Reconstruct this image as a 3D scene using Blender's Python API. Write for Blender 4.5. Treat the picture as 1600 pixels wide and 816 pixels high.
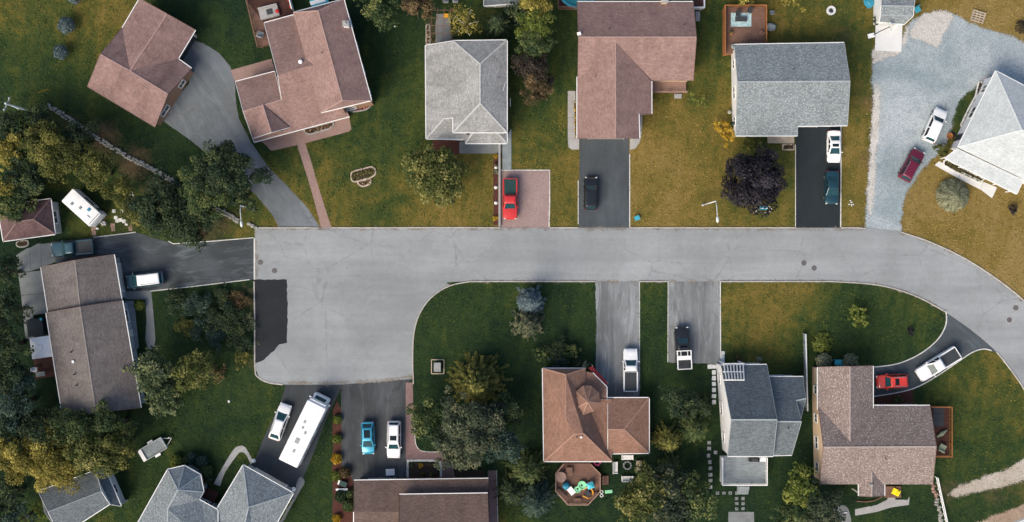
import bpy, bmesh, math, random
import numpy as np
from mathutils import Vector, Matrix, geometry
random.seed(7); rng = np.random.default_rng(7)
sc = bpy.context.scene
for o in list(bpy.data.objects): bpy.data.objects.remove(o)
C = sc.collection
R = math.radians

# ------------------------------------------------------------------ camera, sky, sun, exposure
CAM_H, PPM, CX, CY = 140.0, 11.5, 800.0, 408.0      # drone height (m), photo pixels per metre on the ground, nadir pixel
cam = bpy.data.cameras.new('camera'); cam_o = bpy.data.objects.new('camera', cam); C.objects.link(cam_o)
cam_o.location = (0, 0, CAM_H); cam_o.rotation_euler = (0, 0, 0)
cam.sensor_width = 36.0; cam.lens = 36.0 * CAM_H / (1600.0 / PPM); cam.clip_end = 3000; cam.clip_start = 1
sc.camera = cam_o
SUN_EL = R(41); SUN_H = Vector((-0.62, -0.785, 0)).normalized()
sun_dir = Vector((SUN_H.x * math.cos(SUN_EL), SUN_H.y * math.cos(SUN_EL), math.sin(SUN_EL)))
world = bpy.data.worlds.new('World'); sc.world = world; world.use_nodes = True
wn = world.node_tree; bg = wn.nodes['Background']; sky = wn.nodes.new('ShaderNodeTexSky')
sky.sky_type = 'NISHITA'; sky.sun_disc = False; sky.sun_elevation = SUN_EL
sky.sun_rotation = math.atan2(sun_dir.x, sun_dir.y) % (2 * math.pi); sky.air_density = 1.0; sky.dust_density = 3.0; sky.ozone_density = 0.6
wn.links.new(sky.outputs[0], bg.inputs[0]); bg.inputs[1].default_value = 0.085
sl = bpy.data.lights.new('sun', 'SUN'); sl.energy = 1.5; sl.angle = R(40); sl.color = (1.0, 0.87, 0.68)
so = bpy.data.objects.new('sun', sl); C.objects.link(so); so.rotation_euler = sun_dir.to_track_quat('Z', 'Y').to_euler()
so.location = (-60, -80, 120)
vs = sc.view_settings; vs.view_transform = 'Standard'; vs.look = 'None'; vs.gamma = 1.0; vs.use_curve_mapping = False
vs.exposure = 1.25
sc.cycles.max_bounces = 5; sc.cycles.use_denoising = True

# ------------------------------------------------------------------ helpers
def G(px, py, z=0.0):
    k = (1 - z / CAM_H) / PPM
    return Vector(((px - CX) * k, (CY - py) * k, z))
def G2(px, py, z=0.0):
    p = G(px, py, z); return (p.x, p.y)
ORG = {}
def tag(o, label=None, cat=None, group=None, kind=None):
    if label: o['label'] = label
    if cat: o['category'] = cat
    if group: o['group'] = group
    if kind: o['kind'] = kind
    return o
def thing(name, label, cat, loc, rz=None, group=None):
    """Empty at the base of a thing. rz None: parts are given in world coordinates; else in local ones."""
    o = bpy.data.objects.new(name, None); C.objects.link(o); o.empty_display_size = 0.3
    o.location = loc
    if rz is None: ORG[o.name] = Vector(loc)
    else:
        o.rotation_euler = (0, 0, rz); ORG[o.name] = Vector((0, 0, 0))
    return tag(o, label, cat, group)
def org(o): return ORG.get(o.name, Vector((0, 0, 0))) if o else Vector((0, 0, 0))
def finish(name, me, mats, parent):
    if not isinstance(mats, (list, tuple)): mats = [mats]
    for m in mats: me.materials.append(m)
    o = bpy.data.objects.new(name, me); C.objects.link(o)
    if parent: o.parent = parent; ORG[o.name] = org(parent)
    return o
class MB:
    def __init__(s): s.v = []; s.f = []; s.m = []
    def add(s, v, f, mi=0):
        n = len(s.v); s.v += [tuple(p) for p in v]; s.f += [tuple(i + n for i in q) for q in f]; s.m += [mi] * len(f); return s
    def box(s, c, d, rz=0.0, mi=0, top=1.0):
        x, y, z = d[0] / 2, d[1] / 2, d[2] / 2; cs, sn = math.cos(rz), math.sin(rz); vv = []
        for k, t in ((-1, 1.0), (1, top)):
            for a, b in ((-1, -1), (1, -1), (1, 1), (-1, 1)):
                X, Y = a * x * t, b * y * t
                vv.append((c[0] + X * cs - Y * sn, c[1] + X * sn + Y * cs, c[2] + k * z))
        return s.add(vv, [(3, 2, 1, 0), (4, 5, 6, 7), (0, 1, 5, 4), (1, 2, 6, 5), (2, 3, 7, 6), (3, 0, 4, 7)], mi)
    def beam(s, a, b, w, h, mi=0):
        a, b = Vector(a), Vector(b); d = (b - a)
        if d.length < 1e-5: return s
        d.normalize(); u = Vector((0, 0, 1)) if abs(d.z) < 0.95 else Vector((1, 0, 0))
        sd = d.cross(u).normalized(); up = sd.cross(d).normalized(); vv = []
        for p in (a, b):
            for i, j in ((-1, -1), (1, -1), (1, 1), (-1, 1)): vv.append(p + sd * (i * w / 2) + up * (j * h / 2))
        return s.add(vv, [(0, 1, 2, 3), (7, 6, 5, 4), (0, 4, 5, 1), (1, 5, 6, 2), (2, 6, 7, 3), (3, 7, 4, 0)], mi)
    def prism(s, poly, z0, z1, mi=0, bottom=True):
        n = len(poly); vv = [(x, y, z0) for x, y in poly] + [(x, y, z1) for x, y in poly]
        ff = [tuple(range(n, 2 * n))] + ([tuple(range(n - 1, -1, -1))] if bottom else [])
        for i in range(n): j = (i + 1) % n; ff.append((i, j, n + j, n + i))
        return s.add(vv, ff, mi)
    def tube(s, pts, rads, n=8, mi=0):
        pts = [Vector(p) for p in pts]; vv = []; ff = []
        for i, p in enumerate(pts):
            d = (pts[min(i + 1, len(pts) - 1)] - pts[max(i - 1, 0)]).normalized()
            u = Vector((1, 0, 0)) if abs(d.x) < 0.8 else Vector((0, 1, 0))
            a = d.cross(u).normalized(); b = d.cross(a).normalized()
            r = rads[i] if isinstance(rads, (list, tuple)) else rads
            for k in range(n):
                t = 2 * math.pi * k / n; vv.append(p + a * (r * math.cos(t)) + b * (r * math.sin(t)))
        for i in range(len(pts) - 1):
            for k in range(n):
                q = (k + 1) % n; ff.append((i * n + k, (i + 1) * n + k, (i + 1) * n + q, i * n + q))
        ff.append(tuple(range(n))); ff.append(tuple(range(len(pts) * n - 1, (len(pts) - 1) * n - 1, -1)))
        return s.add(vv, ff, mi)
    def lathe(s, prof, c=(0, 0, 0), n=14, mi=0):
        vv = []; ff = []
        for r, z in prof:
            for k in range(n):
                t = 2 * math.pi * k / n; vv.append((c[0] + r * math.cos(t), c[1] + r * math.sin(t), c[2] + z))
        for i in range(len(prof) - 1):
            for k in range(n):
                q = (k + 1) % n; ff.append((i * n + k, i * n + q, (i + 1) * n + q, (i + 1) * n + k))
        ff.append(tuple(range(n - 1, -1, -1))); ff.append(tuple(range((len(prof) - 1) * n, len(prof) * n)))
        return s.add(vv, ff, mi)
    def blob(s, c, r, mi=0, jit=0.15, n=7, m=5):
        vv = []; ff = []
        for i in range(m + 1):
            ph = math.pi * i / m
            for k in range(n):
                t = 2 * math.pi * k / n; q = 1 + random.uniform(-jit, jit)
                vv.append((c[0] + r[0] * q * math.sin(ph) * math.cos(t), c[1] + r[1] * q * math.sin(ph) * math.sin(t), c[2] + r[2] * q * math.cos(ph)))
        for i in range(m):
            for k in range(n):
                q = (k + 1) % n; ff.append((i * n + k, (i + 1) * n + k, (i + 1) * n + q, i * n + q))
        return s.add(vv, ff, mi)
    def build(s, name, mats, parent=None, smooth=False, kind=None, sharp=None):
        o = org(parent); me = bpy.data.meshes.new(name)
        me.from_pydata([(x - o.x, y - o.y, z - o.z) for x, y, z in s.v], [], s.f)
        if any(s.m): me.polygons.foreach_set('material_index', s.m)
        if smooth or sharp is not None:
            me.polygons.foreach_set('use_smooth', [True] * len(me.polygons))
            if sharp is not None: me.set_sharp_from_angle(angle=R(sharp))
        me.update(); ob = finish(name, me, mats, parent)
        if kind: ob['kind'] = kind
        return ob
def copy_tree(o, parent=None):
    c = o.copy(); C.objects.link(c)
    if parent: c.parent = parent
    for ch in [x for x in o.children]: copy_tree(ch, c)
    return c
def smooth_line(pts, k=6, closed=False):
    """Catmull-Rom through pixel points."""
    P = [np.array(p, float) for p in pts]; n = len(P); out = []
    for i in range(n if closed else n - 1):
        g = (lambda j: P[j % n]) if closed else (lambda j: P[min(max(j, 0), n - 1)])
        a, b, c, d = g(i - 1), g(i), g(i + 1), g(i + 2)
        for t in np.linspace(0, 1, k, endpoint=False):
            out.append(tuple(0.5 * (2 * b + (c - a) * t + (2 * a - 5 * b + 4 * c - d) * t * t + (3 * b - a - 3 * c + d) * t ** 3)))
    if not closed: out.append(tuple(P[-1]))
    return out
def densify(poly, step=6.0, jit=0.0):
    out = []
    for i in range(len(poly)):
        a = np.array(poly[i], float); b = np.array(poly[(i + 1) % len(poly)], float); n = max(1, int(np.hypot(*(b - a)) / step))
        for k in range(n):
            p = a + (b - a) * k / n
            if jit: p = p + rng.normal(0, jit, 2)
            out.append((p[0], p[1]))
    return out
SHEETS = []          # pixel polygons where no grass grows
def sheet(name, poly, z, mat, kind='structure', parent=None, jit=0.0, step=6.0, nograss=True):
    if nograss: SHEETS.append(poly)
    pts = densify(poly, step, jit) if jit else poly
    o = org(parent); me = bpy.data.meshes.new(name)
    vv = []
    for p in pts:
        q = G(p[0], p[1]); vv.append((q.x - o.x, q.y - o.y, z - o.z))
    ar = sum(vv[i][0] * vv[(i + 1) % len(vv)][1] - vv[(i + 1) % len(vv)][0] * vv[i][1] for i in range(len(vv)))
    if ar < 0: vv.reverse()
    tris = geometry.tessellate_polygon([[Vector(v) for v in vv]])
    ff = []
    for t in tris:
        a, b, c = (Vector(vv[i]) for i in t)
        ff.append(tuple(t) if (b - a).cross(c - a).z > 0 else (t[0], t[2], t[1]))
    me.from_pydata(vv, [], ff); me.update()
    ob = finish(name, me, mat, parent)
    if kind and not parent: ob['kind'] = kind
    return ob
def strip(name, line, w, h, mat, z0=0.0, kind='structure', parent=None, label=None, cat=None):
    """Kerb-like strip swept along a pixel polyline, w and h in metres."""
    P = [G(*p) for p in line]; L = []; Rr = []
    for i, p in enumerate(P):
        d = (P[min(i + 1, len(P) - 1)] - P[max(i - 1, 0)]); d.z = 0; d.normalize(); n = Vector((-d.y, d.x, 0)); L.append(p + n * w / 2); Rr.append(p - n * w / 2)
    mb = MB(); n = len(P); vv = []
    for i in range(n):
        c = 0.02 if w > .05 else 0
        inn = (Rr[i] - L[i]).normalized() * c
        hh = h * random.uniform(.93, 1.05)
        vv += [(L[i].x, L[i].y, z0), (L[i].x + inn.x, L[i].y + inn.y, z0 + hh), (Rr[i].x - inn.x, Rr[i].y - inn.y, z0 + hh), (Rr[i].x, Rr[i].y, z0)]
    ff = []
    for i in range(n - 1):
        for k in range(3): ff.append((4 * i + k, 4 * i + k + 1, 4 * i + 5 + k, 4 * i + 4 + k)[::-1])
    ff += [(0, 1, 2, 3), (4 * n - 1, 4 * n - 2, 4 * n - 3, 4 * n - 4)]
    mb.add(vv, ff); o = mb.build(name, mat, parent)
    if not parent and kind: o['kind'] = kind
    return tag(o, label, cat)

def spread(name, poly, z, mat, cell=.35, pad=1.6):
    """Loose material spread over the ground: a fine sheet whose 'cover' attribute falls off at the rim."""
    SHEETS.append(poly); w = np.array([G2(*p) for p in poly]); x0, y0 = w.min(0) - pad; x1, y1 = w.max(0) + pad
    gx = np.arange(x0, x1, cell); gy = np.arange(y0, y1, cell); A, B = np.meshgrid(gx, gy); ins = np.zeros(A.shape, bool); dist = np.full(A.shape, 1e9); n = len(w)
    for i in range(n):
        ax, ay = w[i]; bx, by = w[(i + 1) % n]; ex, ey = bx - ax, by - ay; l2 = ex * ex + ey * ey + 1e-9
        t_ = np.clip(((A - ax) * ex + (B - ay) * ey) / l2, 0, 1); dist = np.minimum(dist, np.hypot(A - ax - t_ * ex, B - ay - t_ * ey))
        if abs(by - ay) > 1e-9: ins ^= ((ay > B) != (by > B)) & (A < (bx - ax) * (B - ay) / (by - ay) + ax)
    cov = .5 + np.where(ins, dist, -dist); keep = cov > -1.2; ny_, nx_ = A.shape; ii = np.arange(nx_ * ny_).reshape(ny_, nx_)
    k = keep[:-1, :-1] & keep[:-1, 1:] & keep[1:, :-1] & keep[1:, 1:]
    f = np.stack([ii[:-1, :-1][k], ii[:-1, 1:][k], ii[1:, 1:][k], ii[1:, :-1][k]], 1); used = np.unique(f); rm = np.zeros(nx_ * ny_, int); rm[used] = np.arange(len(used)); co_ = np.stack([A.ravel()[used], B.ravel()[used], np.full(len(used), z)], 1)
    me = bpy.data.meshes.new(name); me.from_pydata(co_.tolist(), [], rm[f].tolist()); a = me.attributes.new('cover', 'FLOAT', 'POINT'); a.data.foreach_set('value', np.clip(cov.ravel()[used], -3, 4).astype(np.float32)); me.update()
    o = finish(name, me, mat, None); o['kind'] = 'structure'; return o

# ------------------------------------------------------------------ materials
MATS = {}
class NT:
    """Small node-building helper."""
    def __init__(s, name):
        s.m = bpy.data.materials.new(name); s.m.use_nodes = True; s.t = s.m.node_tree; s.p = s.t.nodes['Principled BSDF']; s.out = s.t.nodes['Material Output']
    def n(s, ty, **kw):
        x = s.t.nodes.new(ty)
        for k, v in kw.items(): setattr(x, k, v)
        return x
    def l(s, a, b): s.t.links.new(a, b)
    def val(s, x, v):
        if hasattr(v, 'type') and hasattr(v, 'links'): s.l(v, x)
        else: x.default_value = v
    def pos(s): return s.n('ShaderNodeNewGeometry').outputs['Position']
    def obj(s): return s.n('ShaderNodeTexCoord').outputs['Object']
    def uv(s): return s.n('ShaderNodeTexCoord').outputs['UV']
    def mapv(s, vec, scale=(1, 1, 1), rot=(0, 0, 0), loc=(0, 0, 0)):
        if rot != (0, 0, 0):
            y = s.n('ShaderNodeMapping'); y.inputs['Rotation'].default_value = rot; s.l(vec, y.inputs[0]); vec = y.outputs[0]; rot = (0, 0, 0)
        x = s.n('ShaderNodeMapping'); x.inputs['Scale'].default_value = scale; x.inputs['Rotation'].default_value = rot; x.inputs['Location'].default_value = loc; s.l(vec, x.inputs[0]); return x.outputs[0]
    def noise(s, vec, scale, detail=3, rough=0.6, dist=0.0):
        x = s.n('ShaderNodeTexNoise'); x.inputs['Scale'].default_value = scale; x.inputs['Detail'].default_value = detail; x.inputs['Roughness'].default_value = rough; x.inputs['Distortion'].default_value = dist; s.l(vec, x.inputs['Vector']); return x.outputs[0]
    def vor(s, vec, scale, feature='F1', out='Color', rnd=1.0):
        x = s.n('ShaderNodeTexVoronoi', feature=feature); x.inputs['Scale'].default_value = scale; x.inputs['Randomness'].default_value = rnd; s.l(vec, x.inputs['Vector']); return x.outputs[out]
    def ramp(s, fac, stops, interp='LINEAR'):
        x = s.n('ShaderNodeValToRGB'); x.color_ramp.interpolation = interp; e = x.color_ramp.elements
        while len(e) < len(stops): e.new(0.5)
        for i, (p, c) in enumerate(stops):
            e[i].position = p; e[i].color = (*c, 1) if hasattr(c, '__len__') else (c, c, c, 1)
        s.val(x.inputs[0], fac); return x.outputs[0]
    def mix(s, fac, a, b, mode='MIX'):
        x = s.n('ShaderNodeMix', data_type='RGBA', blend_type=mode); s.val(x.inputs[0], fac)
        for i, v in ((6, a), (7, b)):
            s.val(x.inputs[i], (*v, 1) if isinstance(v, tuple) and len(v) == 3 else v)
        return x.outputs[2]
    def math(s, op, a, b=0.0):
        x = s.n('ShaderNodeMath', operation=op); s.val(x.inputs[0], a); s.val(x.inputs[1], b); return x.outputs[0]
    def bump(s, h, strength=0.3, dist=0.05):
        x = s.n('ShaderNodeBump'); x.inputs['Strength'].default_value = strength; x.inputs['Distance'].default_value = dist; s.l(h, x.inputs['Height']); s.l(x.outputs[0], s.p.inputs['Normal'])
    def fin(s, col, rough=0.85, spec=0.3, metal=0.0):
        s.val(s.p.inputs['Base Color'], (*col, 1) if isinstance(col, tuple) and len(col) == 3 else col)
        s.val(s.p.inputs['Roughness'], rough); s.p.inputs['Specular IOR Level'].default_value = spec; s.p.inputs['Metallic'].default_value = metal
        MATS[s.m.name] = s.m; return s.m
def sh(c, k): return tuple(max(0, min(1, x * k)) for x in c)
def plain(name, c, rough=0.7, var=0.15, scale=3.0, spec=0.3, metal=0.0, bump=0.0):
    t = NT(name); v = t.pos(); a = t.noise(v, scale, 4); b = t.noise(v, scale * 7, 2)
    m = t.math('ADD', t.math('MULTIPLY', a, .65), t.math('MULTIPLY', b, .35))
    col = t.ramp(m, [(0.3, sh(c, 1 - var)), (0.7, sh(c, 1 + var))])
    if bump: t.bump(b, bump, 0.03)
    return t.fin(col, rough, spec, metal)
def asphalt(name, c, big=0.22, streak=0.12, rot=0.0, crack=0.0, speck=.25, dark_blot=0.0, scale=(0.05, 0.5, 1), scuff=.22, dots=.6):
    t = NT(name); v = t.pos()
    n1 = t.noise(v, 0.09, 4, .6, .6); n2 = t.noise(t.mapv(v, scale, (0, 0, rot)), 1.0, 4, .65); n3 = t.noise(v, 1.3, 4, .7); fine = t.noise(v, 9.0, 2, .8)
    col = t.ramp(n1, [(0.3, sh(c, 1 - big)), (0.7, sh(c, 1 + big * .8))])
    col = t.mix(1.0, col, t.ramp(n2, [(0.3, 1 - streak), (0.7, 1 + 0.0)]), 'MULTIPLY')
    col = t.mix(1.0, col, t.ramp(n3, [(0.3, 1 - .10), (0.65, 1.0)]), 'MULTIPLY')
    col = t.mix(1.0, col, t.ramp(fine, [(0.25, 1 - speck), (0.75, 1.0)]), 'MULTIPLY')
    if dark_blot:
        n4 = t.noise(v, 0.35, 5, .65, 1.0); col = t.mix(t.ramp(n4, [(0.56, 0), (0.72, dark_blot)]), col, sh(c, .35))
    if crack:
        w = t.mix(.3, v, t.n('ShaderNodeTexNoise').outputs['Color']); d = t.vor(t.mapv(v, (1, 1, 1)), 0.16, 'DISTANCE_TO_EDGE', 'Distance')
        dn = t.math('ADD', d, t.math('MULTIPLY', t.math('SUBTRACT', n3, .5), .06))
        msk = t.math('MULTIPLY', t.ramp(dn, [(0.0, 1), (0.012, 0)]), t.ramp(n1, [(0.42, 0), (0.56, crack)]))
        col = t.mix(msk, col, sh(c, .45))
    sc_ = t.noise(t.mapv(v, (scale[0] * 4, scale[1] * 1.6, 1), (0, 0, rot)), 1.0, 6, .72, .8); col = t.mix(t.ramp(sc_, [(0.50, 0), (0.74, scuff)]), col, sh(c, 1.9))
    st_ = t.noise(v, .55, 5, .7, 1.5); col = t.mix(t.ramp(st_, [(0.60, 0), (0.74, .30)]), col, sh(c, .5))
    vd = t.vor(v, .8, 'F1', 'Distance'); vc = t.n('ShaderNodeSeparateColor'); t.l(t.vor(v, .8), vc.inputs[0])
    dm = t.math('MULTIPLY', t.ramp(vd, [(0.04, 1), (0.09, 0)]), t.ramp(vc.outputs[0], [(0.80, 0), (0.84, dots)])); col = t.mix(dm, col, sh(c, .3))
    t.bump(fine, 0.25, 0.02)
    return t.fin(col, 0.9, 0.25)
def shingle(name, c1, c2, c3, stain=0.25, speck=0.5):
    """Asphalt shingles: courses of tabs in three granule colours, weathered down the slope."""
    t = NT(name); u = t.uv(); b = t.n('ShaderNodeTexBrick'); t.l(u, b.inputs['Vector'])
    for k, v in (('Scale', 1.0), ('Mortar Size', .006), ('Brick Width', .36), ('Row Height', .17), ('Bias', 0.0), ('Mortar Smooth', .3)): b.inputs[k].default_value = v
    b.inputs['Color1'].default_value = (*c1, 1); b.inputs['Color2'].default_value = (*c2, 1); b.inputs['Mortar'].default_value = (*sh(c1, .45), 1); b.offset = 0.5
    n = t.noise(t.mapv(u, (4.6, 5.6, 1)), 1.0, 1, .6); fl = t.ramp(n, [(0.56, 0), (0.66, speck)])
    col = t.mix(fl, b.outputs[0], c3)
    st = t.noise(t.mapv(u, (.5, .22, 1)), 1.0, 5, .65, .6); col = t.mix(1.0, col, t.ramp(st, [(0.3, 1 - stain), (0.65, 1.0)]), 'MULTIPLY')
    rows = t.noise(t.mapv(u, (.25, 2.6, 1)), 1.0, 2); col = t.mix(1.0, col, t.ramp(rows, [(0.3, .93), (0.6, 1.0)]), 'MULTIPLY')
    t.bump(b.outputs['Fac'], 0.5, -0.02)
    CAPS[name] = (c2, c3)
    return t.fin(col, 0.95, 0.15)
CAPS = {}
def siding(name, c):
    t = NT(name); v = t.pos(); w = t.n('ShaderNodeTexWave', wave_type='BANDS', bands_direction='Z', wave_profile='SAW'); w.inputs['Scale'].default_value = 0.85; t.l(v, w.inputs[0])
    col = t.mix(1.0, t.ramp(t.noise(v, .8, 3), [(0.3, sh(c, .88)), (0.7, c)]), t.ramp(w.outputs[1], [(0.0, .75), (0.12, 1.0)]), 'MULTIPLY'); t.bump(w.outputs[1], .4, .02)
    return t.fin(col, .6, .35)
def pavers(name, c1, c2, mortar, bw=.22, rh=.11, rot=0.0):
    t = NT(name); v = t.mapv(t.pos(), (1, 1, 1), (0, 0, rot)); b = t.n('ShaderNodeTexBrick'); t.l(v, b.inputs[0])
    for k, x in (('Scale', 1.0), ('Mortar Size', .008), ('Brick Width', bw), ('Row Height', rh), ('Bias', 0.0)): b.inputs[k].default_value = x
    b.inputs['Color1'].default_value = (*c1, 1); b.inputs['Color2'].default_value = (*c2, 1); b.inputs['Mortar'].default_value = (*mortar, 1)
    col = t.mix(1.0, b.outputs[0], t.ramp(t.noise(v, .4, 4), [(0.3, .78), (0.7, 1.0)]), 'MULTIPLY'); t.bump(b.outputs['Fac'], .4, -.01)
    return t.fin(col, .85, .25)
def wood(name, c, rot=0.0):
    t = NT(name); v = t.mapv(t.pos(), (1.2, 9, 9), (0, 0, rot)); n = t.noise(v, 1.0, 4, .6); n2 = t.noise(t.pos(), .9, 3)
    col = t.mix(1.0, t.ramp(n, [(0.25, sh(c, .65)), (0.75, sh(c, 1.2))]), t.ramp(n2, [(0.3, .7), (0.7, 1.0)]), 'MULTIPLY'); t.bump(n, .2, .01)
    return t.fin(col, .75, .25)
def gravel(name, c, c2, dark, spread=1.0, edge=True):
    t = NT(name); v = t.pos(); cells = t.vor(v, 11); big = t.noise(v, .13, 5, .6, .8); mid = t.noise(v, .9, 4, .7)
    g = t.n('ShaderNodeSeparateColor'); t.l(cells, g.inputs[0])
    col = t.mix(t.ramp(big, [(0.35, 0), (0.65, 1)]), c, c2)
    col = t.mix(1.0, col, t.ramp(g.outputs[0], [(0.0, .66), (0.5, .95), (1.0, 1.15)]), 'MULTIPLY')
    col = t.mix(t.ramp(mid, [(0.52, 0), (0.78, .55 * spread)]), col, dark)
    t.bump(g.outputs[1], .5, .05); m = t.fin(col, .92, .2)
    if edge:   # thins out stone by stone towards the rim of the spread
        cov = t.n('ShaderNodeAttribute', attribute_name='cover').outputs['Fac']; e1 = t.noise(v, .8, 4, .7); e2 = t.noise(v, 7.0, 3, .8)
        a = t.math('ADD', cov, t.math('ADD', t.math('MULTIPLY', t.math('SUBTRACT', e1, .5), 1.5), t.math('MULTIPLY', t.math('SUBTRACT', e2, .5), 1.7)))
        tr = t.n('ShaderNodeBsdfTransparent'); mx = t.n('ShaderNodeMixShader'); t.l(t.ramp(a, [(0.46, 0), (0.54, 1)]), mx.inputs[0]); t.l(tr.outputs[0], mx.inputs[1]); t.l(t.p.outputs[0], mx.inputs[2]); t.l(mx.outputs[0], t.out.inputs[0])
    return m
def paint(name, c, metal=0.0, rough=.35):
    t = NT(name); n = t.noise(t.obj(), 1.5, 3); col = t.ramp(n, [(0.3, sh(c, .9)), (0.7, sh(c, 1.05))]); m = t.fin(col, rough, .5, metal)
    t.p.inputs['Coat Weight'].default_value = .6; t.p.inputs['Coat Roughness'].default_value = .12
    return m
def glassy(name, c, rough=.12):
    t = NT(name); n = t.noise(t.pos(), 2.0, 2); m = t.fin(t.ramp(n, [(0.3, sh(c, .8)), (0.7, sh(c, 1.2))]), max(rough, .12), .28); t.p.inputs['Coat Weight'].default_value = 0.0; t.p.inputs['Coat Roughness'].default_value = .05
    return m
def leafmat(name, a, b, c):
    t = NT(name); at = t.n('ShaderNodeAttribute', attribute_name='tone'); col = t.ramp(at.outputs['Fac'], [(0.0, a), (0.5, b), (1.0, c)])
    t.fin(col, .7, .2); tr = t.n('ShaderNodeBsdfTranslucent'); t.l(t.mix(1.0, col, (1.0, .95, .55), 'MULTIPLY'), tr.inputs[0]); mx = t.n('ShaderNodeMixShader'); mx.inputs[0].default_value = .32
    t.l(t.p.outputs[0], mx.inputs[1]); t.l(tr.outputs[0], mx.inputs[2]); t.l(mx.outputs[0], t.out.inputs[0]); return t.m
def grassmat():
    t = NT('grass'); v = t.pos(); dry = t.n('ShaderNodeAttribute', attribute_name='dry').outputs['Fac']; bare = t.n('ShaderNodeAttribute', attribute_name='bare').outputs['Fac']
    n1 = t.noise(v, .16, 5, .65, .7); n2 = t.noise(v, .9, 5, .7, .4); n3 = t.noise(v, 6.5, 4, .8); mow = t.noise(t.mapv(v, (.9, .06, 1), (0, 0, R(8))), 1.0, 3, .6)
    d = t.math('ADD', dry, t.math('MULTIPLY', t.math('SUBTRACT', n1, .5), .95)); d = t.math('ADD', d, t.math('MULTIPLY', t.math('SUBTRACT', n2, .5), .60)); d = t.math('ADD', d, t.math('MULTIPLY', t.math('SUBTRACT', mow, .5), .42))
    col = t.ramp(d, [(0.0, (.013, .030, .015)), (0.25, (.028, .052, .017)), (0.45, (.064, .079, .020)), (0.62, (.130, .110, .026)), (0.82, (.20, .145, .040)), (1.0, (.25, .18, .065))])  # darkest greens hold shade painted into the lawn
    col = t.mix(1.0, col, t.ramp(n3, [(0.25, .42), (0.7, 1.2)]), 'MULTIPLY')
    b = t.math('ADD', bare, t.math('MULTIPLY', t.math('SUBTRACT', n2, .5), .9)); col = t.mix(t.ramp(b, [(0.35, 0), (0.75, .9)]), col, t.mix(n3, (.07, .045, .025), (.16, .11, .065)))
    t.bump(n3, .8, .08); return t.fin(col, .95, .1)

M = {}
M['grass'] = grassmat()
M['road'] = asphalt('road_asphalt', (.322, .345, .358), .17, .20, 0, .45, .24, scale=(.018, .42, 1), scuff=.07, dots=.75)
M['patch'] = asphalt('fresh_asphalt', (.026, .030, .036), .25, .15, 0, 0, .35, scuff=.12)
M['drive_grey'] = asphalt('grey_asphalt', (.185, .21, .23), .25, .3, R(60), .6, .25)
M['drive_mid'] = asphalt('weathered_asphalt', (.25, .268, .28), .3, .5, R(90), .7, .3, .55, (.03, .45, 1), scuff=.5)
M['drive_slate'] = asphalt('slate_asphalt', (.082, .098, .112), .25, .2, R(90), .3, .3, 0, (.06, .5, 1))
M['drive_dark'] = asphalt('dark_asphalt', (.058, .067, .075), .25, .2, R(90), .3, .3, 0, (.06, .5, 1))
M['drive_black'] = asphalt('sealed_asphalt', (.021, .030, .036), .18, .12, R(90), 0, .3)
M['drive_worn'] = asphalt('worn_dark_asphalt', (.082, .097, .108), .45, .35, R(-6), .5, .35, 0, (.05, .45, 1), scuff=.75)
M['drive_curve'] = asphalt('bluish_asphalt', (.075, .092, .105), .45, .3, R(35), .4, .3, 0, (.05, .45, 1), scuff=.5)
M['drive_oily'] = asphalt('oily_asphalt', (.082, .090, .098), .35, .35, R(90), .4, .3, .6, (.04, .45, 1), scuff=.45)
M['gravel'] = gravel('blue_gravel', (.225, .283, .315), (.375, .425, .45), (.15, .195, .22), 1.0)
M['gravel_pale'] = gravel('pale_gravel', (.44, .425, .40), (.53, .515, .49), (.26, .22, .17))
M['dirt'] = gravel('dusty_dirt', (.36, .315, .26), (.45, .41, .36), (.20, .16, .11))
M['grit'] = gravel('gutter_grit', (.16, .145, .125), (.24, .215, .185), (.08, .07, .05))
M['gravel_tan'] = gravel('tan_gravel', (.30, .22, .16), (.36, .28, .21), (.16, .12, .08))
M['concrete'] = plain('concrete', (.30, .30, .30), .85, .2, .8, bump=.2)
M['concrete_dim'] = plain('aged_concrete', (.17, .185, .19), .9, .25, .7, bump=.2)
M['concrete_white'] = plain('pale_concrete', (.60, .61, .61), .85, .06, 1.0)
M['kerb'] = plain('kerb_concrete', (.40, .38, .35), .9, .35, 1.2, bump=.2)
M['kerb_white'] = plain('white_edging', (.55, .55, .53), .85, .25, 1.5)
M['paver_red'] = pavers('red_pavers', (.30, .21, .20), (.36, .27, .255), (.20, .15, .14))
M['paver_pink'] = pavers('pink_pavers', (.30, .20, .175), (.36, .25, .22), (.19, .13, .115), rot=R(14))
M['paver_plum'] = pavers('plum_pavers', (.23, .15, .145), (.29, .19, .185), (.14, .09, .09))
M['paver_grey'] = pavers('grey_pavers', (.33, .34, .34), (.42, .43, .42), (.18, .19, .19), .5, .4, R(-30))
M['stone'] = plain('field_stone', (.27, .27, .25), .95, .35, 2.0, bump=.5)
M['stone_tan'] = plain('tan_border_stone', (.42, .35, .29), .95, .25, 2.0, bump=.4)
M['stone_white'] = plain('white_stone', (.62, .62, .60), .9, .2, 2.0, bump=.4)
M['mulch'] = plain('mulch', (.075, .028, .022), .95, .5, 6.0, bump=.8)
M['soil'] = plain('soil', (.05, .035, .026), .95, .45, 5.0, bump=.8)
M['iron'] = plain('cast_iron', (.10, .095, .095), .7, .3, 6.0, .4)
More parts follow.
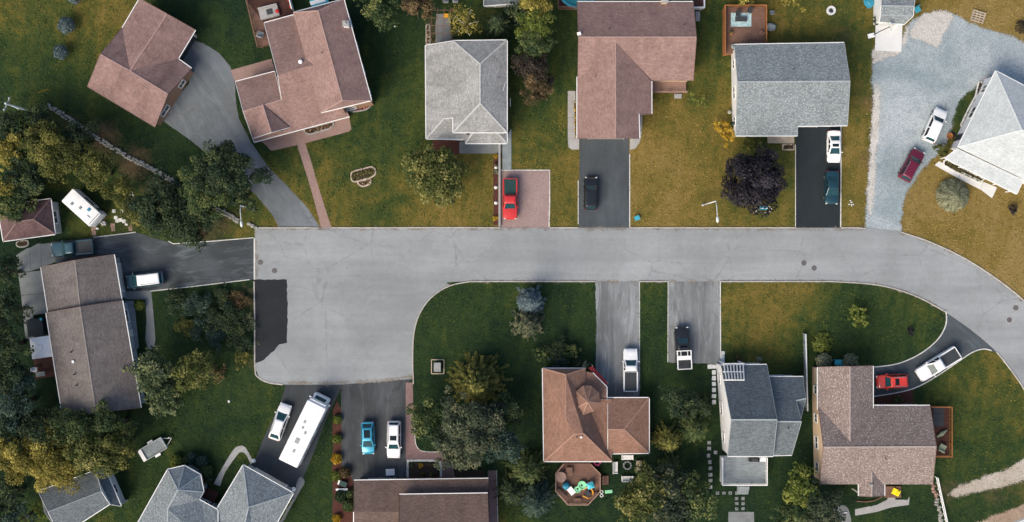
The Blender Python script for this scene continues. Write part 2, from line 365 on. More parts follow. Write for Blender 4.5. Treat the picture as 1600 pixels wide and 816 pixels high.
# roofs
M['sh_salmon'] = shingle('salmon_shingles', (.232, .150, .135), (.310, .205, .183), (.385, .27, .243))
M['sh_mauve'] = shingle('mauve_shingles', (.225, .145, .135), (.30, .20, .185), (.36, .25, .225), .4)
M['sh_brown'] = shingle('russet_shingles', (.212, .120, .088), (.288, .170, .128), (.335, .21, .165), .2)
M['sh_grey'] = shingle('grey_shingles', (.165, .195, .21), (.25, .285, .30), (.50, .54, .56), .2, .6)
M['sh_pale'] = shingle('pale_grey_shingles', (.255, .262, .262), (.35, .355, .352), (.54, .55, .55), .35, .5)
M['sh_white'] = shingle('whitish_shingles', (.42, .46, .475), (.51, .55, .565), (.66, .69, .71), .12, .45)
M['sh_taupe'] = shingle('taupe_shingles', (.135, .121, .118), (.185, .167, .16), (.25, .23, .22), .3, .4)
M['sh_fleck'] = shingle('flecked_brown_shingles', (.185, .145, .135), (.265, .21, .19), (.62, .56, .52), .18, .55)
M['sh_plum'] = shingle('plum_shingles', (.115, .072, .075), (.165, .105, .105), (.2, .14, .135), .4, .4)
M['sh_slate'] = shingle('slate_shingles', (.095, .115, .13), (.15, .175, .19), (.26, .29, .31), .2, .5)
M['sh_choc'] = shingle('chocolate_shingles', (.125, .088, .075), (.175, .125, .108), (.23, .17, .15), .25, .4)
for k in [k for k in M if k.startswith('sh_')]:
    c2, c3 = CAPS[M[k].name]; M['cap_' + k[3:]] = plain('ridge_' + k[3:], tuple(a * .8 + b * .2 for a, b in zip(c2, c3)), .95, .3, 4.0)
M['trim_brown'] = plain('brown_trim', (.17, .105, .085), .6, .15); M['trim_grey'] = plain('grey_trim', (.30, .33, .34), .6, .15)
# walls, trim, wood
M['white'] = plain('white_trim', (.72, .73, .73), .5, .06, 2.0)
M['wall_white'] = siding('white_siding', (.74, .75, .76)); M['wall_cream'] = siding('cream_siding', (.62, .47, .33)); M['wall_tan'] = siding('tan_siding', (.33, .20, .13))
M['wall_grey'] = siding('grey_siding', (.33, .37, .40)); M['wall_brick'] = pavers('brick_wall', (.28, .15, .11), (.33, .19, .14), (.3, .27, .25))
M['pane'] = glassy('window_glass', (.045, .06, .07)); M['door'] = plain('door_paint', (.55, .55, .53), .5, .06); M['door_brown'] = plain('brown_door', (.16, .09, .06), .5, .1)
M['wood_brown'] = wood('brown_deck_wood', (.20, .115, .085)); M['wood_orange'] = wood('orange_cedar', (.36, .15, .055)); M['wood_red'] = wood('red_stained_wood', (.085, .036, .027)); M['wood_pink'] = wood('pinkish_deck_wood', (.36, .235, .19))
M['wood_grey'] = wood('weathered_grey_wood', (.27, .31, .33)); M['wood_pale'] = wood('pale_timber', (.50, .42, .32)); M['bark'] = wood('bark', (.10, .075, .055)); M['birch'] = plain('birch_bark', (.62, .57, .50), .8, .25, 8)
M['pole'] = plain('pole_metal', (.56, .60, .60), .55, .1, 1.5); M['white_plastic'] = plain('white_plastic', (.75, .76, .77), .45, .05); M['tarp'] = plain('dark_tarp', (.02, .028, .034), .5, .2)
M['blue_plastic'] = plain('blue_plastic', (.03, .22, .33), .4, .15); M['teal_plastic'] = plain('teal_plastic', (.05, .33, .42), .4, .15); M['cyan'] = plain('turquoise_paint', (.06, .45, .55), .45, .1); M['red_plastic'] = plain('red_plastic', (.42, .03, .03), .45, .1)
M['yellow_plastic'] = plain('yellow_plastic', (.70, .60, .02), .45, .1); M['orange_plastic'] = plain('orange_plastic', (.75, .36, .03), .45, .1); M['green_plastic'] = plain('mint_plastic', (.25, .62, .36), .45, .15); M['pink_plastic'] = plain('pink_plastic', (.6, .10, .25), .45, .1)
M['green_tarp'] = plain('bottle_green_plastic', (.012, .045, .042), .5, .2); M['olive'] = plain('olive_fabric', (.22, .25, .17), .8, .2); M['charcoal'] = plain('charcoal', (.035, .04, .045), .6, .2)
M['black'] = plain('black_plastic', (.012, .013, .015), .5, .2); M['tyre'] = plain('rubber', (.018, .018, .019), .85, .2); M['rim'] = plain('alloy', (.45, .46, .47), .3, .08, 5, .5, .8)
M['cglass'] = glassy('car_glass', (.014, .05, .062), .06); M['cglass_dark'] = glassy('dark_car_glass', (.008, .014, .018), .06); M['lamp_clear'] = glassy('headlight_lens', (.55, .57, .58), .1); M['lamp_red'] = glassy('tail_light_lens', (.25, .012, .012), .15)
M['cloth_red'] = plain('red_awning', (.30, .03, .035), .8, .2); M['water'] = glassy('pool_water', (.02, .16, .2), .05)
for k, c, me, ro in (('p_white', (.76, .77, .78), 0, .35), ('p_red', (.50, .022, .02), 0, .3), ('p_red2', (.55, .035, .02), 0, .3), ('p_maroon', (.15, .012, .035), .3, .3), ('p_black', (.012, .014, .016), .2, .25), ('p_teal', (.010, .048, .068), .3, .28), ('p_navy', (.03, .085, .11), .3, .28), ('p_blue', (.035, .30, .45), .3, .28), ('p_steel', (.07, .15, .19), .4, .3)):
    M[k] = paint(k.replace('p_', 'car_paint_'), c, me, ro)

# ------------------------------------------------------------------ the ground: one sheet, lawn dryness with painted shade, and bare soil, as attributes
DRY_SHADE = [(30,40,.45),(60,100,.15),(120,40,.55),(110,120,.45),(130,200,.3),(350,40,.1),(360,90,.15),(180,170,.1),(250,230,.12),(330,200,.15),(480,300,.5),(440,250,.35),(500,330,.6),(600,300,.4),(620,200,.3),(600,60,.12),(640,150,.38),(560,240,.35),(700,340,.65),(750,270,.55),(740,320,.65),
 (830,230,.55),(820,180,.3),(870,60,.25),(880,300,.6),(880,140,.35),(1110,40,.3),(1110,120,.5),(1060,220,.72),(1050,300,.9),(1020,330,.75),(1100,260,.66),(1120,330,.58),(1200,260,.4),(1240,330,.5),(1240,30,.62),(1280,20,.66),(1280,50,.3),(1345,100,.45),(1340,280,.66),(1350,200,.62),
 (1450,15,.7),(1560,20,.95),(1590,60,.9),(1440,270,.85),(1440,330,.9),(1550,360,.95),(1520,320,.7),(1580,410,.95),(1480,150,.3),(700,480,.28),(670,520,.25),(760,500,.2),(870,500,.1),(900,480,.15),(700,620,.05),(800,620,.02),(820,580,.08),(1020,480,.2),(1020,560,.12),(1160,460,.5),(1200,480,.75),(1190,540,.42),(1240,500,.6),(1300,480,.25),(1400,480,.3),(1440,520,.2),(1300,530,.1),
 (1500,600,.3),(1550,620,.48),(1580,600,.55),(1500,700,.2),(1560,700,.25),(1480,780,.15),(1560,780,.4),(1545,660,.5),(1250,620,.02),(1100,600,.08),(1220,750,.02),(1200,790,.0),(950,760,.04),(1000,740,.04),(330,620,.2),(380,640,.3),(300,680,.12),(220,760,.2),(320,500,.08),(490,760,.25),(500,650,.1),(480,810,.35),(200,350,.35),(40,600,-.15),(15,450,-.15),(20,520,-.15),(60,600,-.15),(20,660,-.1),(20,150,.1)]  # lowest values put tree and house shade into the grass colour
BARE = [(110,190,.5),(160,215,.75),(210,255,.75),(250,300,.75),(300,330,.6),(345,350,.6),(170,240,.5),(200,340,.45),(320,370,.5),(280,455,.35),(340,460,.3),(385,470,.5),(390,560,.45),(300,510,.35),(1480,768,.5),(1555,772,.5),(1590,770,.45),(1356,250,.5),(1360,160,.5),(1352,330,.4),(1545,640,.25),(1065,715,.25),(1090,720,.3),(690,55,.6),(760,30,.4),(1420,300,.4),(1420,340,.35),(1385,60,.4),(1320,55,.45),(140,130,.2)]
def field(pts, X, Y, r, bg):
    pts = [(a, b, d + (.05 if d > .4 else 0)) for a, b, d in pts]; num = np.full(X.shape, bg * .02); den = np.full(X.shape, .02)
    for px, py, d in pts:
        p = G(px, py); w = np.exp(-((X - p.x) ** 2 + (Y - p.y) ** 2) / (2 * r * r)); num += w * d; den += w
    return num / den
def fmax(pts, X, Y, r):
    out = np.zeros(X.shape)
    for px, py, d in pts:
        p = G(px, py); out = np.maximum(out, d * np.exp(-((X - p.x) ** 2 + (Y - p.y) ** 2) / (2 * r * r)))
    return out
xs = np.concatenate([np.array([-900, -400, -200, -130, -100]), np.arange(-82, 82.1, .8), np.array([100, 130, 200, 400, 900])])
ys = np.concatenate([np.array([-900, -400, -200, -120, -75]), np.arange(-45, 45.1, .8), np.array([75, 120, 200, 400, 900])])
X, Y = np.meshgrid(xs, ys); nx, ny = len(xs), len(ys)
Z = -0.0 * X
co = np.stack([X.ravel(), Y.ravel(), Z.ravel()], 1)
ii = np.arange(nx * ny).reshape(ny, nx)
fc = np.stack([ii[:-1, :-1].ravel(), ii[:-1, 1:].ravel(), ii[1:, 1:].ravel(), ii[1:, :-1].ravel()], 1)
me = bpy.data.meshes.new('lawn'); me.from_pydata(co.tolist(), [], fc.tolist())
for nm, arr in (('dry', field(DRY_SHADE, X, Y, 4.0, .35)), ('bare', fmax(BARE, X, Y, 2.3))):  # dryness attribute also carries the painted shade
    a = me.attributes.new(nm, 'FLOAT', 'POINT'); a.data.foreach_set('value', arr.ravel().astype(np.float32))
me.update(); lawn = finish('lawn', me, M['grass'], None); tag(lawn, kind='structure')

# ------------------------------------------------------------------ road, driveways, paths
top_edge = [(403,356),(700,356),(1000,356),(1250,356),(1355,357),(1408,363),(1450,377),(1500,400),(1550,431),(1600,470),(1660,530),(1720,620),(1760,740),(1780,900)]
low_edge = [(1690,900),(1670,790),(1640,690),(1602,612),(1576,574),(1557,550),(1520,518),(1477,488),(1440,467),(1400,452),(1360,444),(1300,440),(1100,440),(735,440),(702,447),(674,465),(656,490),(647,520),(645,560),(644,592)]
sheet('road', smooth_line(top_edge, 8) + smooth_line(low_edge, 8) + [(600,596),(530,601),(446,601),(420,598),(405,590),(399,576),(398,480),(398,360)], .020, M['road'])
sheet('asphalt_patch', [(398,437),(449,437),(449.5,490),(448,536),(436,539),(428,548),(420,556),(408,565),(399,567)], .026, M['patch'], jit=.5, step=5)
D = lambda n, p, m, z=.012, j=.25: sheet(n, p, z, M[m], jit=j)
D('driveway', [(299,62),(318,68),(342,83),(360,104),(367,130),(369,160),(373,185),(392,222),(420,262),(450,292),(478,322),(497,350),(502,357),(438,357),(425,335),(400,305),(370,275),(330,246),(296,218),(250,186),(296,130),(298,106),(281,92)], 'drive_grey')
sheet('paved_path', [(360,110),(424,92),(431,112),(368,130)], .014, M['paver_pink'])
sheet('paved_path', [(404,221),(410,222),(424,236),(464,227),(470,245),(486,296),(502,356),(518,356),(500,300),(484,245),(477,224),(545,206),(549,202),(545,180),(500,190)], .014, M['paver_pink'])
sheet('paver_driveway', [(783,267),(859,267),(858,356),(781,356)], .012, M['paver_red'])
D('driveway', [(906,214),(983,214),(983,357),(904,357)], 'drive_slate', .012, .1)
D('driveway', [(1249,192),(1314,192),(1313,357),(1243,357),(1243,205)], 'drive_black', .012, .1)
spread('gravel_yard', smooth_line([(1352,357),(1353,320),(1357,270),(1362,200),(1367,165),(1362,130),(1366,98),(1388,82),(1408,62),(1417,40),(1440,24),(1470,17),(1500,27),(1530,42),(1560,50),(1600,66),(1660,90),(1720,120)], 5) + [(1720,260),(1600,260)] + smooth_line([(1550,118),(1520,140),(1498,160),(1488,195),(1478,225),(1455,250),(1428,283),(1413,310),(1408,340),(1408,364)], 4), .010, M['gravel'])
spread('pale_gravel_heap', [(1421,58),(1424,44),(1432,33),(1450,19),(1475,17),(1490,24),(1486,36),(1474,56),(1464,76),(1450,68),(1436,63)], .020, M['gravel_pale'])
spread('gravel_verge', [(1354,330),(1357,280),(1360,220),(1364,160),(1366,130),(1371,132),(1376,150),(1374,200),(1368,250),(1366,300),(1362,340)], .018, M['gravel_pale'])
spread('gravel_verge', [(1364,100),(1363,84),(1368,72),(1409,74),(1412,48),(1420,40),(1418,62),(1404,84),(1385,90)], .018, M['gravel_pale'])
D('driveway', [(80,378),(146,371),(212,363),(240,372),(263,378),(271,382),(398,373),(398,437),(390,438),(235,455),(192,466),(160,420),(85,410)], 'drive_worn')
D('driveway', [(440,596),(538,596),(533,606),(510,655),(486,718),(474,746),(450,772),(385,738),(398,722),(408,694),(440,624),(446,604)], 'drive_dark', .013, .2)
D('driveway', [(533,606),(538,596),(600,594),(645,588),(634,606),(634,756),(545,756),(533,740)], 'drive_oily', .012, .2)
D('driveway', [(930,438),(999,438),(999,640),(940,640),(933,592),(930,560),(932,520)], 'drive_mid', .012, .4)
D('driveway', [(1044,438),(1125,438),(1126,570),(1104,568),(1044,567)], 'drive_mid', .012, .2)
dl = smooth_line([(1478,486),(1478,506),(1467,528),(1445,548),(1420,562),(1395,570),(1362,574)], 6)
dr = smooth_line([(1362,620),(1400,614),(1430,606),(1460,590),(1490,570),(1515,553),(1530,546.5),(1543,546),(1560,553)], 6)
sheet('driveway', dl + dr + [(1530,522)], .013, M['drive_curve'])
spread('gravel_track', [(1480,774),(1492,763),(1510,754),(1530,748),(1560,738),(1600,718),(1720,660),(1720,715),(1600,752),(1560,762),(1520,771),(1492,777)], .010, M['dirt'])
spread('road_shoulder', [(1500,830),(1540,811),(1570,800),(1600,788),(1700,748),(1800,700),(1800,960),(1400,960),(1440,880)], .008, M['gravel_tan'])
sheet('main_road', [(1560,826),(1600,809),(1700,770),(1800,722),(1800,960),(1300,960)], .014, M['road'])
sheet('road_marking', [(1560,829),(1600,812.5),(1700,773.5),(1700,775),(1600,814),(1560,830.5)], .019, M['white'])
sheet('mulch_bed', [(520,640),(527,626),(533,640),(533,730),(545,738),(552,752),(552,860),(520,860)], .022, M['mulch'], jit=.5)
sheet('mulch_bed', [(771,242),(778.5,242),(778.5,352),(771,352)], .022, M['mulch'], jit=.3)
sheet('mulch_bed', [(1366,622),(1400,616),(1426,608),(1428,622),(1424,636),(1366,636)], .016, M['mulch'], jit=.4)
sheet('mulch_bed', [(676,219),(720,219),(719,240),(700,246),(676,238)], .012, M['mulch'], jit=.4)
sheet('paved_path', [(634,598),(645,598),(646,650),(648,690),(656,704),(668,707),(690,706),(706,722),(712,748),(690,748),(690,728),(684,719),(634,719)], .014, M['paver_plum'])
sheet('paved_path', [(762,735),(776,735),(778,860),(764,860)], .014, M['paver_plum'])
sheet('soil_bed', [(639,724),(684,724),(685,750),(638,750)], .016, M['soil'], jit=.3)
sheet('soil_bed', [(712,735),(757,735),(757,750),(712,750)], .016, M['soil'], jit=.3)
sheet('side_path', smooth_line([(396,722),(384,700),(374,697),(364,704),(345,735),(334,756)], 4) + smooth_line([(344,760),(352,738),(370,712),(376,707),(384,710),(392,726)], 4), .014, M['paver_grey'])
sheet('side_path', smooth_line([(440,820),(456,790),(470,765),(476,754),(472,746),(466,748),(462,762)], 4) + [(448,790),(430,822)], .016, M['concrete_dim'])
sheet('side_path', [(192,456),(236,454),(238,470),(243,528),(241,545),(231,546),(227,530),(229,500),(227,468),(194,468)], .018, M['concrete_dim'])
sheet('side_path', [(1336,796),(1370,789),(1386,781),(1390,772),(1396,774),(1400,781),(1418,781),(1421,776),(1420,789),(1392,793),(1370,800),(1336,806)], .014, M['concrete'])
sheet('concrete_apron', [(718,222),(784,222),(784,240),(718,240)], .014, M['concrete_dim'])
sheet('concrete_pad', [(1138,800),(1178,800),(1179,850),(1138,850)], .014, M['concrete_dim'])

# slabs one can tell apart
def slabs(label_name, polys, z, mat):
    first = G(*polys[0][0]); root = thing(label_name, None, None, (first.x, first.y, 0)); root['kind'] = 'structure'
    for p in polys:
        mb = MB(); c = np.mean(np.array(p), 0); q = [tuple(c + (np.array(a) - c) * .985) for a in p]; w = [G2(*a) for a in q]
        ar = sum(w[i][0] * w[(i + 1) % len(w)][1] - w[(i + 1) % len(w)][0] * w[i][1] for i in range(len(w)))
        if ar < 0: w.reverse()
        mb.prism(w, 0, z + random.uniform(-.006, .006)); mb.build('slab', mat, root); SHEETS.append(p)
    return root
slabs('patio', [[(25,399),(42,388),(47,387),(48,424),(28,427)],[(47,387),(60,380),(64,381),(65,419),(48,424)],[(64,381),(84,379),(88,409),(65,419)],[(28,427),(66,422),(70,458),(33,462)],[(33,462),(70,458),(75,490),(36,494)],[(36,494),(52,491),(54,530),(40,530)]], .035, M['concrete_dim'])
slabs('side_walk', [[(887,142),(899,142),(900,184),(887,184)],[(887,184),(900,184),(902,202),(887,202)],[(887,202),(902,202),(902,217),(887,217)],[(887,217),(905,217),(905,234),(893,234),(888,230)]], .04, M['concrete'])
slabs('side_walk', [[(998,176),(1004,176),(1003,204),(998,204)],[(984,214),(998,204),(1003,205),(1000,222),(993,232),(984,235)]], .04, M['concrete'])
slabs('porch_walk', [[(1460,258),(1467,252),(1502,268),(1497,279)],[(1497,279),(1502,268),(1536,284),(1533,297)],[(1533,297),(1536,284),(1558,293),(1550,310)]], .05, M['concrete_white'])
# kerbs and edgings
def K(line, m='kerb', w=.16, h=.12, z=0.0, name='kerb'): return strip(name, line, w, h, M[m], z)
K(densify(top_edge[:1] + [(500,356)], 9)[:-1][:13]); K([(518,356),(600,356),(700,355.5),(781,356)]); K([(859,356),(880,356),(904,356)]); K([(984,356),(1060,356),(1160,356),(1243,356)]); K([(1314,356),(1335,356),(1352,357)])
K(smooth_line([(1408,363),(1450,377),(1500,400),(1550,431),(1600,470),(1660,530)], 6))
K(smooth_line([(646,600),(645,560),(647,520),(656,490),(674,465),(702,447),(735,440)], 6)); K([(735,440),(800,440),(870,440),(930,440)]); K([(999,440),(1044,440)]); K([(1125,440),(1200,440),(1300,440)])
K(smooth_line([(1300,440),(1360,444),(1400,452),(1440,467),(1478,488)], 6)); K(smooth_line([(1557,550),(1576,574),(1602,612),(1640,690)], 6))
K(smooth_line([(397,440),(398,500),(398.5,575),(404,590),(420,598),(442,601)], 5), w=.2, h=.08)
E = lambda l, w=.13, h=.06: K(l, 'kerb_white', w, h, 0, 'edging')
E([(397.5,372),(397.5,437)], .2, .03); E([(146,371),(180,367),(212,363)]); E([(263,377),(271,381),(330,377),(397,371.5)]); E([(235,455),(300,448),(390,437)])
E([(781,266),(859,266),(859,310),(858,355)], .16); E([(984,241),(984,300),(984,355)], .14); E([(903.5,282),(903.5,350)], .12); E([(1314,196),(1314,270),(1313.5,355)], .16); E([(1243,226),(1243,355)], .1)
E(dl[:-1], .16, .1); E(dr[:-4], .16, .1); E([(999.5,440),(999.5,610)], .08); E([(1044,440),(1043.5,566)], .1); E([(1125.5,440),(1126,560)], .14); E([(776,735),(778,816)], .1); E(smooth_line([(648,650),(649,690),(656,703),(668,706),(688,706)], 4), .12)
E(smooth_line([(637,746),(637,722),(640,720),(680,720),(688,724),(689,746)], 3), .3, .05)
# manholes and their frames
for i, (x, y, fr) in enumerate([(407,410,0),(429,423,1),(1256,411,0),(1272,419,0),(1587,481,2),(1577,500,2)]):
    p = G(x, y); lab = ['manhole cover by the left driveway mouth', 'reddish manhole cover above the dark asphalt patch', 'left manhole cover of the pair on the straight road', 'right manhole cover of the pair on the straight road', 'upper manhole cover in a pale square at the bend', 'lower manhole cover in a pale square at the bend'][i]
    t = thing('manhole_cover', lab, 'manhole', (p.x, p.y, .02), group='manhole covers in the road')
    if fr == 2: MB().box((p.x, p.y, .024), (1.0, 1.0, .012), R(35)).build('concrete_frame', M['concrete'], t)
    MB().lathe([(.36, .0), (.36, .02), (.30, .024), (.29, .018), (.05, .018)], (p.x, p.y, .018 + (.006 if fr == 2 else 0)), 18).build('lid', M['iron'], t)
# grit and leaf litter gathered in the gutters
def gutter_grit(line, w=3.0, side=1):
    up = [(x, y) for x, y in line]; dn = [(x, y + side * w) for x, y in line][::-1]; SH0 = len(SHEETS); spread('gutter_grit', up + dn, .024, M['grit'], cell=.22, pad=.5); del SHEETS[SH0:]
gutter_grit([(403,356.5),(700,356.5),(1000,356.5),(1352,357)], 1.2); gutter_grit([(735,440),(1000,440),(1300,440)], 1.0, -1); gutter_grit(smooth_line([(1408,363),(1450,377),(1500,400),(1550,431),(1600,470)], 4), 1.6); gutter_grit(smooth_line([(1300,440),(1360,444),(1400,452),(1440,467),(1478,488)], 4), 1.2, -1); gutter_grit([(446,600),(530,600.5),(600,596),(644,590)], 3.0, -1)
gutter_grit([(400,360),(400,436),(403,436),(403,360)][:2] + [(402,400)], 2.0)

# ------------------------------------------------------------------ houses
def ccw(w):
    ar = sum(w[i][0] * w[(i + 1) % len(w)][1] - w[(i + 1) % len(w)][0] * w[i][1] for i in range(len(w)))
    return w if ar > 0 else w[::-1]
def inset(w, d):
    n = len(w); out = []
    for i in range(n):
        a, b, c = (Vector((*w[j % n], 0)) for j in (i - 1, i, i + 1))
        d1 = (b - a).normalized(); d2 = (c - b).normalized(); n1 = Vector((-d1.y, d1.x, 0)); n2 = Vector((-d2.y, d2.x, 0))
        m = n1 + n2
        if m.length < .2: m = n1
        m.normalize(); k = d / max(.35, m.dot(n1)); q = b + m * k; out.append((q.x, q.y))
    return out
def inpoly(x, y, w):
    r = False; j = len(w) - 1
    for i in range(len(w)):
        if (w[i][1] > y) != (w[j][1] > y) and x < (w[j][0] - w[i][0]) * (y - w[i][1]) / (w[j][1] - w[i][1]) + w[i][0]: r = not r
        j = i
    return r
def roof_faces(blocks):
    F = []
    for bi, fs in enumerate(blocks):
        for f in fs: F.append((bi, [G(*p) for p in f]))
    T = []
    for fi, (bi, P) in enumerate(F):
        for t in geometry.tessellate_polygon([P]): T.append((bi, fi, [P[i] for i in t]))
    return F, T
def zat(T, x, y, skip=None):
    best = None
    for bi, fi, (a, b, c) in T:
        if skip is not None and fi in skip: continue
        d = (b.y - c.y) * (a.x - c.x) + (c.x - b.x) * (a.y - c.y)
        if abs(d) < 1e-9: continue
        u = ((b.y - c.y) * (x - c.x) + (c.x - b.x) * (y - c.y)) / d; v = ((c.y - a.y) * (x - c.x) + (a.x - c.x) * (y - c.y)) / d; w = 1 - u - v
        if u > -.005 and v > -.005 and w > -.005:
            z = u * a.z + v * b.z + w * c.z
            if best is None or z > best: best = z
    return best
def zfall(T, p, cen):
    for k in (0, .25, .5, .8, 1.2):
        q = p + (cen - p).normalized() * k; z = zat(T, q.x, q.y)
        if z is not None: return z
    return None
def house(name, label, cat, blocks, feet, mroof, mwall, group='houses along the street', gut=True, rake='white', cap=None, over=.35, doors=(), wins=True, cap_w=.17, garage=(), nowin=(), brown=()):
    """blocks: lists of roof faces (px, py, height); feet: (pixel outline at eave height, eave height, max wall height)."""
    c = np.mean(np.array([p for f in feet for p in f[0]]), 0); b = G(c[0], c[1]); root = thing(name, label, cat, (b.x, b.y, 0), group=group)
    F, T = roof_faces(blocks); th = .16
    bm = bmesh.new(); uvl = bm.loops.layers.uv.new('UVMap'); vmap = {}
    def vert(P, bi):
        for (k, q), v in vmap.items():
            if k == bi and (Vector(q) - P).length < .06: return v
        v = bm.verts.new(P - org(root)); vmap[(bi, tuple(P))] = v; return v
    edges = {}
    for fi, (bi, P) in enumerate(F):
        nrm = Vector((0, 0, 0))
        for i in range(len(P)): nrm += P[i].cross(P[(i + 1) % len(P)])
        if nrm.z < 0: nrm = -nrm
        nrm.normalize()
        u = Vector((0, 0, 1)).cross(nrm); u = u.normalized() if u.length > .01 else Vector((1, 0, 0)); w = nrm.cross(u)
        for tr in geometry.tessellate_polygon([P]):
            q = [P[i] for i in tr]
            if (q[1] - q[0]).cross(q[2] - q[0]).z < 0: q.reverse()
            vs_ = [vert(p, bi) for p in q]
            if len(set(vs_)) < 3: continue
            try: f = bm.faces.new(vs_)
            except ValueError: continue
            for l in f.loops: p = l.vert.co + org(root); l[uvl].uv = (p.dot(u) + fi * 1.7, p.dot(w))
            for i in range(3):
                a, d = vs_[i], vs_[(i + 1) % 3]; edges.setdefault(frozenset((a, d)), []).append((f, fi, a, d, nrm.copy()))
    bm.normal_update(); base_faces = list(bm.faces)
    bnd = [e[0] for e in edges.values() if len(e) == 1]; ridg = [e for e in edges.values() if len(e) == 2]
    low = {v: bm.verts.new(v.co - Vector((0, 0, th))) for v in list(bm.verts)}
    for f in base_faces:
        g = bm.faces.new([low[l.vert] for l in reversed(f.loops)]); g.material_index = 1
    for f, fi, a, d, n in bnd:
        try: g = bm.faces.new([d, a, low[a], low[d]]); g.material_index = 1
        except ValueError: pass
    gl = []; o0 = org(root)
    for f, fi, a, d, n in bnd:
        pa, pd = a.co + o0, d.co + o0; mid = (pa + pd) / 2; e = (pd - pa); ln = e.length
        if ln < .5: continue
        if ln < 1.6 and abs(e.z) < .2: continue
        out = Vector((e.y, -e.x, 0)).normalized()
        zz = zat(T, mid.x + out.x * .15, mid.y + out.y * .15, {fi})
        if zz is not None and zz > mid.z - .3: continue
        gl.append((pa, pd, out, abs(e.z) < .22 * math.hypot(e.x, e.y)))
    caps = []
    for (f1, i1, a, d, n1), (f2, i2, _, _, n2) in [(x[0], x[1]) for x in ridg]:
        if i1 == i2: continue
        e = (d.co - a.co).normalized(); s = n1.cross(n2).dot(e)
        if s > .08: caps.append((a.co + o0, d.co + o0))
    me = bpy.data.meshes.new('roof'); bm.to_mesh(me); bm.free(); me.update()
    fas = 'white' if rake == 'white' else (rake or 'trim_grey'); roof = finish('roof', me, [M[mroof], M[fas]], root)
    for pa, pd, out, eave in gl:
        mid = (pa + pd) / 2; k_ = CAM_H / (CAM_H - mid.z) * PPM; mpx = (CX + mid.x * k_, CY - mid.y * k_); gm = M['white']
        if any(math.hypot(mpx[0] - x, mpx[1] - y) < 22 for x, y in brown): gm = M['trim_brown']
        if eave and gut: MB().beam(pa + out * .055 - Vector((0, 0, .07)), pd + out * .055 - Vector((0, 0, .07)), .10, .12).build('gutter', gm, roof)
        elif not eave and rake: MB().beam(pa + out * .03 - Vector((0, 0, .07)), pd + out * .03 - Vector((0, 0, .07)), .05, .17).build('bargeboard', M[rake] if gm is M['white'] else gm, roof)
    if caps:
        for a, d in caps: MB().beam(a + Vector((0, 0, .005)), d + Vector((0, 0, .005)), cap_w, .05).build('ridge_cap', M['cap_' + (cap or mroof)[3:]], roof)
    W = []
    for poly, eh, mx in feet: W.append(inset(ccw([G2(x, y, eh) for x, y in poly]), over))
    for wi, (w, (poly, eh, mx)) in enumerate(zip(W, feet)):
        mb = MB(); n = len(w); cen = Vector((sum(q[0] for q in w) / n, sum(q[1] for q in w) / n, 0)); SH = [( (x * PPM) + CX, CY - y * PPM) for x, y in w]; SHEETS.append(SH)
        for i in range(n):
            a = Vector((*w[i], 0)); d = Vector((*w[(i + 1) % n], 0)); L = (d - a).length; k = max(1, int(L / .5)); tops = []
            for j in range(k + 1):
                p = a.lerp(d, j / k); z = zfall(T, p, cen); z = eh if z is None else min(z, mx); tops.append((p, z - .09))
            vv = []; ff = []
            for p, z in tops: vv += [(p.x, p.y, -.05), (p.x, p.y, z)]
            for j in range(k): ff.append((2 * j, 2 * j + 2, 2 * j + 3, 2 * j + 1))
            mb.add(vv, ff)
            # windows and doors
            m = a.lerp(d, .5); ang = math.atan2(d.y - a.y, d.x - a.x); nn = Vector((math.sin(ang), -math.cos(ang), 0))
            q = m + nn * .3
            if any(inpoly(q.x, q.y, ow) for oj, ow in enumerate(W) if oj != wi): continue
            used = []
            for gi, (gw, gedge, gt, gcol) in enumerate(garage):
                if gw == wi and gedge == i:
                    gwid = min(4.6, L - .8) if gt is None else gt[1]; p = a.lerp(d, .5 if gt is None else gt[0]) + nn * .03; used.append(((p - a).length - gwid / 2 - .3, (p - a).length + gwid / 2 + .3))
                    gd = MB()
                    for r_ in range(4): gd.box((p.x, p.y, .28 + r_ * .53), (gwid, .07, .51), ang)
                    g = gd.build('garage_door', M[gcol], root); fr = MB()
                    ex = Vector((math.cos(ang), math.sin(ang), 0))
                    for s_ in (-1, 1): fr.box((p.x + ex.x * s_ * (gwid / 2 + .08), p.y + ex.y * s_ * (gwid / 2 + .08), 1.1), (.14, .11, 2.2), ang)
                    fr.box((p.x, p.y, 2.26), (gwid + .3, .115, .12), ang); fr.build('frame', M['white'], g)
            for dw, dedge, dt, dcol in doors:
                if dw == wi and dedge == i:
                    p = a.lerp(d, dt) + nn * .03; used.append((L * dt - .8, L * dt + .8)); dd = MB().box((p.x, p.y, 1.2), (.95, .07, 2.1), ang); dd = dd.build('door', M[dcol], root)
                    ex = Vector((math.cos(ang), math.sin(ang), 0)); MB().box((p.x + ex.x * .36 + nn.x * .06, p.y + ex.y * .36 + nn.y * .06, 1.15), (.06, .08, .12), ang).build('handle', M['rim'], dd)
